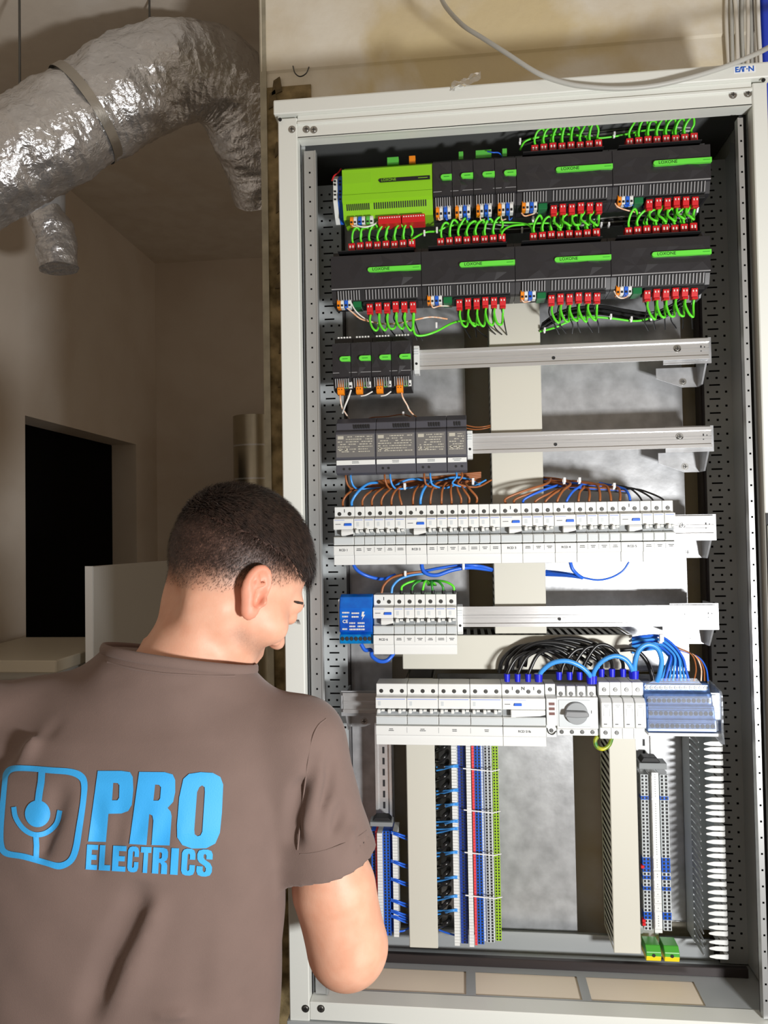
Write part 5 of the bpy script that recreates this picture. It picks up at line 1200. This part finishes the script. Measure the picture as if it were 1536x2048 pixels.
# hair density on the skin: cropped sides and nape, stubble on the jaw
L = VB-HC; lf, lr, lu = L@hf, L@hr, L@hu
def sst(a, b, x): t = np.clip((x-a)/(b-a), 0, 1); return t*t*(3-2*t)
line = np.interp(lf, [-.12, -.09, -.06, -.03, .0, .025, .055, .075, .10], [-.088, -.074, -.054, -.034, -.004, .012, .040, .058, .070])
dens = sst(-.020, .045, lu-line)*(lf < .098)*(np.linalg.norm(L, axis=1) < .16)
dens *= (np.abs(lr) < .0855)*sst(-.085, -.055, lu)
stub = sst(.02, .0, np.abs(lu+.072))*sst(.0, .03, lf)*sst(.105, .08, lf)*.35*(np.linalg.norm(L, axis=1) < .17)
rnd = np.random.RandomState(4)
earm = ((np.abs(lr) > .080)*(np.abs(lf) < .04)*(np.abs(lu+.015) < .05)).astype(float)
def skin_mat():
    m = bpy.data.materials.new('skin'); m.use_nodes = True; nt = m.node_tree; b = nt.nodes['Principled BSDF']
    b.inputs['Roughness'].default_value = .52; b.inputs['Subsurface Weight'].default_value = .12; b.inputs['Subsurface Radius'].default_value = (.9, .35, .2); b.inputs['Subsurface Scale'].default_value = .008
    at = nt.nodes.new('ShaderNodeAttribute'); at.attribute_name = 'hair'; at2 = nt.nodes.new('ShaderNodeAttribute'); at2.attribute_name = 'ear'
    tc = nt.nodes.new('ShaderNodeTexCoord'); n = nt.nodes.new('ShaderNodeTexNoise'); n.inputs['Scale'].default_value = 38; n.inputs['Detail'].default_value = 6
    nt.links.new(tc.outputs['Object'], n.inputs['Vector'])
    r = nt.nodes.new('ShaderNodeValToRGB'); r.color_ramp.elements[0].position = .35; r.color_ramp.elements[1].position = .7
    r.color_ramp.elements[0].color = lin((220, 162, 134)); r.color_ramp.elements[1].color = lin((229, 177, 150)); nt.links.new(n.outputs['Fac'], r.inputs['Fac'])
    m0 = nt.nodes.new('ShaderNodeMixRGB'); m0.inputs[2].default_value = lin((224, 128, 104)); nt.links.new(at2.outputs['Fac'], m0.inputs[0]); nt.links.new(r.outputs['Color'], m0.inputs[1])
    n2 = nt.nodes.new('ShaderNodeTexNoise'); n2.inputs['Scale'].default_value = 420; n2.inputs['Detail'].default_value = 3; nt.links.new(tc.outputs['Object'], n2.inputs['Vector'])
    mu = nt.nodes.new('ShaderNodeMath'); mu.operation = 'MULTIPLY_ADD'; mu.inputs[1].default_value = 1.1; mu.inputs[2].default_value = .55; nt.links.new(n2.outputs['Fac'], mu.inputs[0])
    mm = nt.nodes.new('ShaderNodeMath'); mm.operation = 'MULTIPLY'; mm.use_clamp = True; nt.links.new(mu.outputs[0], mm.inputs[0]); nt.links.new(at.outputs['Fac'], mm.inputs[1])
    m1 = nt.nodes.new('ShaderNodeMixRGB'); m1.inputs[2].default_value = lin((72, 50, 42)); nt.links.new(mm.outputs[0], m1.inputs[0]); nt.links.new(m0.outputs[0], m1.inputs[1]); nt.links.new(m1.outputs[0], b.inputs['Base Color'])
    bp = nt.nodes.new('ShaderNodeBump'); bp.inputs['Strength'].default_value = .12; bp.inputs['Distance'].default_value = .001; nt.links.new(n2.outputs['Fac'], bp.inputs['Height']); nt.links.new(bp.outputs['Normal'], b.inputs['Normal'])
    return m
hipc = axis_at(.9)
MAN = thing('person', 'man in a brown printed t-shirt looking down beside the open cabinet', 'person', (hipc[0], hipc[1], 0))
off = np.array([hipc[0], hipc[1], 0])
me = np_mesh('body', VB-off, FB, skin_mat())
at = me.attributes.new('hair', 'FLOAT', 'POINT'); at.data.foreach_set('value', np.clip(dens*.95+stub, 0, 1).astype(np.float32))
at = me.attributes.new('ear', 'FLOAT', 'POINT'); at.data.foreach_set('value', (earm*.45).astype(np.float32))
BODY = obj('body', me, MAN)
# short hair: one mesh of thousands of strands, longer on the crown and fringe
M['hair'] = mat('dark_hair', (66, 49, 41), .5, 0, .5, 120, rgb2=(34, 25, 22))
def hair():
    rs = np.random.RandomState(2); fc = VB[FB].mean(1); Lc = fc-HC
    f, r, u = Lc@hf, Lc@hr, Lc@hu; dd = dens[FB].mean(1)
    e1 = VB[FB[:, 2]]-VB[FB[:, 0]]; e2 = VB[FB[:, 3]]-VB[FB[:, 1]]; nn = np.cross(e1, e2); nn /= np.linalg.norm(nn, axis=1)[:, None]+1e-12
    rad = Lc-np.outer(np.ones(len(Lc)), hf)*0; sgn = np.sign((nn*rad).sum(1)); nn *= sgn[:, None]
    top = sst(.022, .085, u-np.interp(f, [-.12, -.05, .02, .09], [-.02, -.004, .004, -.012]))
    idx = np.flatnonzero(dd > .12); pr = dd[idx]*(.35+.65*top[idx])+.15; pick = rs.choice(idx, 46000, p=pr/pr.sum())
    vs = []; fs = []
    for i in pick:
        n = nn[i]; t = top[i]; ln = (.0035+.0040*dd[i])*(1-t)+t*rs.uniform(.012, .028)
        fr = sst(.04, .085, f[i])*t; ln *= 1+.85*fr
        tg = hf*(1.0 if t > .3 else .2)+hu*(-.2 if t > .3 else -.9)+hr*rs.uniform(-.7, .7)+hf*rs.uniform(-.5, .4)
        tg = tg-n*(tg@n); tg /= np.linalg.norm(tg)+1e-9
        lift = .55-.2*fr
        p0 = fc[i]+rs.uniform(-.0014, .0014, 3)-n*.0006; p1 = p0+(n*lift+tg*.75)*ln*.55; p2 = p1+(n*(lift-.42)+tg*.95-bz*.12*fr)*ln*.5
        w = np.cross(n, tg)*(.00016+.00040*min(1, t*1.6)); k = len(vs)
        vs += [p0-w, p0+w, p1+w*.8, p1-w*.8, p2]; fs += [(k, k+1, k+2, k+3), (k+3, k+2, k+4)]
    m = bpy.data.meshes.new('hair'); m.from_pydata((np.array(vs)-off).tolist(), [], fs); m.materials.append(M['hair']); m.update()
    return m
HAIR = obj('hair', hair(), MAN, label='short dark hair with faded sides'); HAIR['kind'] = 'stuff'
# eyebrow
eb = MB()
for s_ in (-1, 1): eb.tube([H(.098, s_*.012, .012), H(.098, s_*.028, .018), H(.086, s_*.045, .016), H(.072, s_*.054, .010)], [.002, .0034, .003, .0012], 6)
o = obj('eyebrows', eb.mesh('eyebrows', 'hair'), MAN); o.location = -off
for s_ in (-1, 1):
    q = MB()
    for a in range(7): 
        c = H(.1005-.0006*abs(a-3), s_*(.020+.0036*a), -.004); q.tube([c, c+hf*.006-hu*.004+hr*s_*.001], [.0006, .0002], 4)
    o = obj('eyelashes', q.mesh('eyelashes', 'hair'), MAN); o.location = -off
# ---- t-shirt
sh = Field((-.90, -.62, .84), (.02, .14, 1.52), .0036)
torso(sh, 0.0)
for S, E in ((SR, ER), (SL, EL)):
    sh.cap(pxd(352, 1396, 1.01), S, .058, .052, .04)
    d = (E-S)/np.linalg.norm(E-S); hem = S+(E-S)*(.565 if S is SR else .93)
    sl = Field.__new__(Field); sl.lo = sh.lo; sl.h = sh.h; sl.n = sh.n; sl.F = np.full(sh.n, .08, np.float32)
    sl.cap(S, hem+d*.03, .054, .069, .01)
    sl.cap(S, S+(hem-S)*.5, .056, .058, .01)
    reg, (X, Y, Z) = sl.region(hem-.14, hem+.14)
    q = ((X-hem[0])*d[0]+(Y-hem[1])*d[1]+(Z-hem[2])*d[2]).astype(np.float32)
    sl.F[reg] = np.maximum(sl.F[reg], q)
    f, g = sh.F, sl.F; h = np.clip(.5+.5*(f-g)/.022, 0, 1); sh.F = f*(1-h)+g*h-.022*h*(1-h)
    if S is SL: continue
    # open cuff: hollow around the arm, raised hem band
    reg, (X, Y, Z) = sh.region(hem-.11, hem+.11); ax = (X-hem[0])*d[0]+(Y-hem[1])*d[1]+(Z-hem[2])*d[2]
    qr = np.sqrt(np.maximum((X-hem[0])**2+(Y-hem[1])**2+(Z-hem[2])**2-ax**2, 0))
    hollow = np.maximum(qr-.0590, -(ax+.024)); sh.F[reg] = np.maximum(sh.F[reg], -hollow).astype(np.float32)
    sh.F[reg] += (np.exp(-((ax+.021)/.0022)**2)*.0007).astype(np.float32)
def onback(q, D=.868): return [pxd(x, y, D) for x, y in q]
for q, w, A, D in (([(286, 1765), (262, 1830), (223, 1909), (168, 2060)], .017, .010, .862), ([(318, 1790), (290, 1860), (258, 1950), (215, 2060)], .018, -.006, .862), ([(180, 1580), (196, 1660), (190, 1760)], .012, .003, .866), ([(300, 1545), (288, 1620), (262, 1700)], .010, .003, .864), ([(410, 1560), (396, 1650), (380, 1740)], .014, .003, .866), ([(455, 1760), (470, 1860), (465, 1960)], .016, .003, .87), ([(91, 1772), (56, 1869), (0, 1960), (-40, 2010)], .018, .005, .885),
                   ([(70, 1330), (36, 1410), (0, 1500), (-30, 1600)], .013, .010, .905), ([(110, 1345), (70, 1440), (40, 1540)], .013, -.006, .90), ([(20, 1620), (0, 1720), (-20, 1800)], .018, .003, .90), ([(30, 1780), (14, 1900), (0, 2040)], .018, .0035, .895),
                   ([(607, 1545), (594, 1620), (588, 1700)], .012, .009, .935), ([(634, 1500), (614, 1560), (600, 1640)], .009, .004, .925), ([(645, 1530), (622, 1600), (606, 1680)], .011, -.005, .935), ([(668, 1500), (650, 1580), (622, 1660)], .010, .005, .94),
                   ([(545, 1450), (538, 1560), (548, 1680)], .013, -.004, .885), ([(520, 1480), (515, 1600), (530, 1740)], .012, .004, .88), ([(240, 1560), (236, 1640), (222, 1720)], .010, .004, .864), ([(350, 1590), (330, 1660), (300, 1740)], .012, .005, .864), ([(120, 1560), (110, 1640), (80, 1740)], .013, .005, .87),
                   ([(420, 1820), (400, 1920), (390, 2050)], .018, .004, .866), ([(470, 2010), (540, 1975), (590, 1950)], .008, .004, .90), ([(300, 2030), (420, 2036), (520, 2020)], .009, -.004, .865), ([(200, 1352), (300, 1372), (400, 1366)], .009, .003, .93),
                   ([(160, 1320), (120, 1400), (90, 1480)], .010, .005, .91), ([(690, 1600), (660, 1660), (620, 1700)], .011, .005, .945), ([(715, 1650), (690, 1700), (650, 1730)], .009, -.004, .945)):
    sh.crease(onback(q, D), w*.85, A*1.9)
# fine cloth waviness, neck hole with ribbed collar
reg, (X, Y, Z) = sh.region(sh.lo, sh.lo+sh.h*(sh.n-1))
sh.F += (.0010*np.sin(X*61+Z*23)*np.sin(Z*37-Y*40+X*15)).astype(np.float32)
sh.ell(pxd(338, 1362, 1.0), (.100, .076, .075), (br, bf, bz), .035)
QL, QR, QB = pxd(192, 1290, 1.0), pxd(482, 1334, 1.0), pxd(333, 1322, .93)
nd = np.cross(QR-QL, QB-QL); nd /= np.linalg.norm(nd); nd = nd if nd[2] > 0 else -nd; c0 = (QL+QR)/2
reg, (X, Y, Z) = sh.region(c0-.15, c0+.15)
sh.F[reg] = np.maximum(sh.F[reg], ((X-c0[0])*nd[0]+(Y-c0[1])*nd[1]+(Z-c0[2])*nd[2]).astype(np.float32))
VS, FS = sh.mesh(3); del sh
def shirt_mat():
    m = mat('brown_cotton', (122, 103, 96), .9, 0, .07, 24, spec=.15)
    nt = m.node_tree; b = nt.nodes['Principled BSDF']; b.inputs['Sheen Weight'].default_value = .15
    tc = nt.nodes.new('ShaderNodeTexCoord'); n = nt.nodes.new('ShaderNodeTexNoise'); n.inputs['Scale'].default_value = 900; n.inputs['Detail'].default_value = 2
    nt.links.new(tc.outputs['Object'], n.inputs['Vector']); bp = nt.nodes.new('ShaderNodeBump'); bp.inputs['Strength'].default_value = .25; bp.inputs['Distance'].default_value = .0008
    nt.links.new(n.outputs['Fac'], bp.inputs['Height']); nt.links.new(bp.outputs['Normal'], b.inputs['Normal'])
    return m
SHM = shirt_mat()
SHIRT = obj('t_shirt', np_mesh('t_shirt', VS-off, FS, SHM), MAN, label='faded brown short-sleeved t-shirt with a light blue back print')
bvh = BVHTree.FromPolygons(VS.tolist(), FS.tolist())
def hit(x, y):
    d = Vector(ray(x, y)).normalized(); r = bvh.ray_cast(Vector(CAM), d)
    return r
# ribbed collar lying on the shirt around the neck hole
u1 = np.cross(nd, bf); u1 /= np.linalg.norm(u1); u2 = np.cross(nd, u1); cp = []
for i in range(49):
    t = 2*math.pi*i/48; dd_ = u1*math.cos(t)+u2*math.sin(t); o_ = c0+dd_*.2-nd*.006
    r_ = bvh.ray_cast(Vector(o_), Vector(-dd_)); cp.append(np.array(r_[0])+nd*.004 if r_[0] is not None else c0+dd_*.08)
cp = np.array(cp)
for _ in range(3): cp = np.vstack([(np.roll(cp[:-1], 1, 0)+2*cp[:-1]+np.roll(cp[:-1], -1, 0))/4, [[0, 0, 0]]]); cp[-1] = cp[0]
vs = []; n_ = len(cp)
for i in range(n_):
    T = cp[(i+1) % (n_-1)]-cp[(i-1) % (n_-1)]; T /= np.linalg.norm(T); o_ = np.cross(T, nd); o_ /= np.linalg.norm(o_)
    if o_@(cp[i]-c0) < 0: o_ = -o_
    for k in range(10):
        a = 2*math.pi*k/10; vs.append(cp[i]+(o_*math.cos(a)*.0042+nd*math.sin(a)*.0075)-off-o_*.0005)
cm = MB().add(vs, [[i*10+k, i*10+(k+1) % 10, (i+1)*10+(k+1) % 10, (i+1)*10+k] for i in range(n_-1) for k in range(10)], 0, True)
obj('collar', cm.mesh('collar', SHM), SHIRT)
def seam(name, q, r=.0012):
    P = []
    for x, y in q:
        h_ = hit(x, y)
        if h_[0] is not None: P.append(np.array(h_[0])-off)
    obj(name, MB().tube(catmull(P, 5), r, 6).mesh(name, SHM), SHIRT)
seam('sleeve_seam', [(652, 1438), (636, 1452), (624, 1480), (615, 1530), (607, 1590), (600, 1650), (595, 1700)])
seam('hem_stitching', [(600, 1708), (625, 1706), (655, 1699), (690, 1686), (718, 1672), (733, 1661)], .0008)
seam('collar_seam', [(215, 1324), (260, 1336), (320, 1346), (380, 1350), (440, 1352), (470, 1352)], .0014)
# ---- print on the back, laid on the cloth
ZS = 1536/780
def zp(x, y): return (x/ZS, 1300+y/ZS)
def stroke(path, w):
    P = [np.array(p, float) for p in path]; out = []
    L_, R_ = [], []
    for i in range(len(P)):
        t = P[min(i+1, len(P)-1)]-P[max(i-1, 0)]; t /= np.linalg.norm(t); n = np.array([-t[1], t[0]])*w/2; L_.append(P[i]+n); R_.append(P[i]-n)
    return L_+R_[::-1]
def smooth2(path, k=5): return [p[:2] for p in catmull([(x, y, 0) for x, y in path], k)]
def poly_fill(bm, outer, holes=()):
    es = []
    for ring in (outer,)+tuple(holes):
        v = [bm.verts.new((p[0], p[1], 0)) for p in ring]; es += [bm.edges.new((v[i], v[(i+1) % len(v)])) for i in range(len(v))]
    bmesh.ops.triangle_fill(bm, use_beauty=True, use_dissolve=False, edges=es)
def print_mesh(name, polys):
    bm = bmesh.new()
    for o_, h_ in polys: poly_fill(bm, o_, h_)
    for _ in range(7):
        es = [e for e in bm.edges if (e.verts[0].co-e.verts[1].co).length > 9]
        if not es: break
        bmesh.ops.subdivide_edges(bm, edges=es, cuts=1); bmesh.ops.triangulate(bm, faces=[f for f in bm.faces if len(f.verts) > 3])
    for v in bm.verts:
        x, y = zp(v.co.x, v.co.y); r = hit(x, y)
        if r[0] is None: v.co = Vector(pxd(x, y, .87)-off)
        else: v.co = r[0]-Vector(ray(x, y)).normalized()*.0014-Vector(off)
    bmesh.ops.recalc_face_normals(bm, faces=bm.faces)
    m = bpy.data.meshes.new(name); bm.to_mesh(m); bm.free(); m.materials.append(M['bprint'])
    for p in m.polygons: p.use_smooth = True
    return m
M['bprint'] = mat('print_blue', (54, 170, 240), .6, bump=.1, bump_scale=600)
def rnd_corner(pts, k=3): return pts
LP = ([(385, 476), (478, 476), (512, 481), (523, 500), (525, 552), (519, 610), (505, 634), (478, 644), (427, 645), (417, 756), (347, 754)], [[(446, 523), (463, 524), (470, 532), (469, 582), (462, 592), (441, 592)]])
LR = ([(548, 480), (648, 481), (680, 490), (690, 512), (690, 560), (682, 598), (660, 622), (672, 636), (676, 655), (668, 770), (597, 768), (604, 672), (600, 652), (588, 646), (577, 768), (509, 764)], [[(611, 530), (626, 531), (634, 540), (631, 584), (624, 593), (604, 593)]])
LO = ([(722, 508), (744, 488), (790, 481), (838, 484), (868, 500), (879, 530), (874, 640), (866, 720), (848, 762), (812, 781), (756, 782), (718, 768), (698, 738), (697, 690), (706, 580)], [[(785, 540), (796, 533), (806, 540), (807, 560), (797, 715), (790, 730), (778, 734), (767, 726), (765, 708), (776, 560)]])
ph = obj('word_print', print_mesh('word_print', [LP, LR, LO]), SHIRT, label='large light blue letters PRO')
# ELECTRICS, letters drawn in a unit cell
def cellmap(i, pts):
    xs_ = [337, 388, 440, 500, 550, 598, 664, 712, 772, 840]; x0, x1 = xs_[i]+3, xs_[i+1]-4
    out = []
    for u, v in pts:
        x = x0+(x1-x0)*u; t = (x-337)/500; top = 766+21*t; bot = 864+30*t; y = top+(bot-top)*v; out.append((x+(v-.5)*-6, y))
    return out
E_ = [(0, 0), (1, 0), (1, .2), (.46, .2), (.46, .4), (.92, .4), (.92, .6), (.46, .6), (.46, .8), (1, .8), (1, 1), (0, 1)]
L2 = [(0, 0), (.48, 0), (.48, .78), (1, .78), (1, 1), (0, 1)]
C_ = [(.0, .16), (.12, .04), (.35, 0), (.68, 0), (.9, .05), (1, .18), (1, .4), (.6, .4), (.6, .22), (.52, .17), (.43, .22), (.42, .78), (.5, .84), (.6, .78), (.6, .6), (1, .6), (1, .82), (.9, .95), (.66, 1), (.33, 1), (.1, .95), (0, .83)]
T_ = [(0, 0), (1, 0), (1, .22), (.71, .22), (.71, 1), (.29, 1), (.29, .22), (0, .22)]
R2 = [(0, 0), (.66, 0), (.92, .05), (1, .16), (1, .36), (.93, .47), (.78, .53), (.94, .58), (1, .68), (1, 1), (.6, 1), (.6, .66), (.52, .58), (.42, .58), (.42, 1), (0, 1)]
R2h = [(.42, .18), (.54, .18), (.6, .23), (.6, .37), (.54, .42), (.42, .42)]
I_ = [(.14, 0), (.86, 0), (.86, 1), (.14, 1)]
S_ = [(1, .36), (.6, .36), (.6, .22), (.51, .16), (.42, .2), (.42, .3), (.52, .38), (.86, .5), (1, .64), (1, .82), (.88, .95), (.62, 1), (.34, 1), (.1, .95), (0, .82), (0, .63), (.4, .63), (.4, .78), (.5, .85), (.6, .8), (.6, .69), (.48, .6), (.14, .48), (.02, .36), (0, .18), (.1, .05), (.36, 0), (.66, 0), (.9, .05), (1, .17)]
pl = []
for i, (o_, h_) in enumerate(((E_, None), (L2, None), (E_, None), (C_, None), (T_, None), (R2, R2h), (I_, None), (C_, None), (S_, None))): pl.append((cellmap(i, o_), [cellmap(i, h_)] if h_ else []))
obj('word_print', print_mesh('word_print2', pl), SHIRT, label='light blue letters ELECTRICS')
ring_o = smooth2([(8, 520), (14, 482), (45, 456), (120, 456), (200, 462), (280, 468), (325, 485), (344, 520), (340, 590), (325, 700), (310, 790), (285, 840), (235, 864), (180, 850), (90, 825), (20, 812), (-6, 780), (-8, 720), (-2, 620)])
ring_i = smooth2([(28, 530), (34, 495), (58, 478), (120, 478), (200, 486), (270, 492), (308, 508), (320, 535), (316, 600), (300, 700), (286, 780), (268, 822), (232, 838), (180, 826), (100, 803), (32, 790), (16, 765), (14, 710), (20, 620)])
logo = [(ring_o[:-1], [ring_i[:-1]]), (stroke([(165, 478), (162, 520), (155, 560), (150, 600)], 27), []), ([(148+50*math.cos(a), 645+53*math.sin(a)) for a in np.linspace(0, 2*math.pi, 28)[:-1]], []),
        (stroke(smooth2([(54, 618), (62, 660), (92, 704), (135, 727), (182, 720), (222, 684), (236, 632)]), 20), []), (stroke([(141, 728), (144, 770), (142, 826)], 22), [])]
obj('emblem_print', print_mesh('emblem_print', logo), SHIRT, label='light blue rounded square emblem')
# ---- trousers, belt line and boots
tf = Field((hipc[0]-.30, hipc[1]-.26, .02), (hipc[0]+.30, hipc[1]+.30, .97), .006)
hp = axis_at(.92); tf.ell(hp, (.178, .112, .10), (br, bf, bz), .03)
FEET = []
for s_ in (-1, 1):
    h0 = hp+br*(.088*s_)-bz*.04; kn_ = np.array([hipc[0], hipc[1], .50])+br*(.105*s_)+bf*.02; an = np.array([hipc[0], hipc[1], .09])+br*(.115*s_)-bf*.02
    tf.cap(h0, kn_, .090, .066, .03); tf.cap(kn_, an, .066, .056, .02); FEET.append(an)
V_, F_ = tf.mesh(1)
obj('trousers', np_mesh('trousers', V_-off, F_, mat('work_trousers', (52, 54, 60), .85, 0, .3, 30)), MAN)
for an in FEET:
    bt = Field((an[0]-.16, an[1]-.16, -.01), (an[0]+.16, an[1]+.30, .2), .005)
    hl = np.array([an[0], an[1], .045]); toe = hl+bf*.16-bz*.004
    bt.cap(hl-bf*.03, toe, .043, .040, .01); bt.cap(hl, an+bz*.03, .046, .05, .02)
    reg, (X, Y, Z) = bt.region(bt.lo, bt.lo+bt.h*(bt.n-1)); bt.F = np.maximum(bt.F, (.004-Z).astype(np.float32)+0*bt.F)
    V_, F_ = bt.mesh(1); V_[:, 2] -= V_[:, 2].min(); obj('boot', np_mesh('boot', V_-off, F_, mat('boot_leather', (40, 34, 30), .6)), MAN)
# ================================================================ loose cables and odds on the wall
cab = [(878, -14, .16), (892, 14, .12), (925, 50, .06), (965, 76, .03), (1012, 106, .005), (1075, 146, -.014), (1130, 166, -.018), (1180, 174, -.02), (1240, 177, -.02), (1305, 172, -.02), (1370, 158, -.02), (1440, 137, -.016), (1500, 113, -.005), (1545, 90, .03), (1600, 50, .10), (1640, 0, .2)]
wire('hanging_cable', 'loose grey cable drooping across the top of the cabinet', [px(*q) for q in cab], .0040, 'cable', None, 'cable', 8)
for i in range(9):
    x = 1452+i*8.2; Y = .238-(i % 3)*.007
    a = px(x, -10, Y); m = ('cablew', 'cable', 'cablew', 'w_white', 'cable')[i % 5]
    P = [(a[0]+U(.002), Y, 2.98), (a[0]+U(.003), Y, 2.80), (a[0]+U(.003), Y, 2.66), (a[0]+U(.003), Y, 2.55), (a[0]+U(.003), Y, 2.44), (a[0]-.002, Y, 2.335)]
    wire('riser_cable', 'pale cable running down the wall into the cabinet top', P, .0036, m, 'pale riser cables above the cabinet', 'cable')
def conduit(x, Y, z0, z1, label):
    mb = MB(); n = 14; z = z0; vs = []; k = 0
    pitch = .0022; rings = int((z1-z0)/pitch)
    for i in range(rings+1):
        r = .0105 if i % 2 else .0088; zz = z0+i*pitch
        for j in range(n): t = 2*math.pi*j/n; vs.append((x+r*math.cos(t), Y+r*math.sin(t), zz))
    mb.add(vs, [[i*n+j, i*n+(j+1) % n, (i+1)*n+(j+1) % n, (i+1)*n+j] for i in range(rings) for j in range(n)], 0, True)
    mb.add(vs[:n], [list(range(n))]); mb.add(vs[-n:], [list(range(n))])
    tag(obj('corrugated_conduit', mb.mesh('corrugated_conduit', 'conduit')), label, 'conduit', 'blue corrugated conduits')
for i, x in enumerate((1531, 1556)): conduit(px(x, 60, .235)[0], .235, 2.334, 2.99, 'blue corrugated conduit coming down beside the pale riser cables')
for i in range(2): conduit(.497+.023*i, .235, .4, 2.62, 'blue corrugated conduit running down beside the cabinet wall')
# scrap of clear tape on the cabinet's top edge
a = px(932, 168, -.007); mb = MB(); n = 9; vs = []; rt = random.Random(9)
for i in range(n+1):
    for j in range(5): vs.append((a[0]-.024+.048*i/n, -.008-.006*rt.random(), a[2]-.012+.024*i/n*.7+.012*(j/4)+.004*rt.uniform(-1, 1)))
mb.add(vs, [[i*5+j, (i+1)*5+j, (i+1)*5+j+1, i*5+j+1] for i in range(n) for j in range(4)])
tag(obj('tape_scrap', mb.mesh('tape_scrap', 'tape')), 'crumpled scrap of clear tape on the cabinet top edge', 'tape')
a = px(598, 140, .243); wire('wire_hook', 'thin dark wire loop sticking out of the wall by the corner', [px(586, 132, .247), px(590, 146, .235), px(600, 153, .232), px(612, 147, .235), px(618, 134, .247)], .0012, 'w_black')
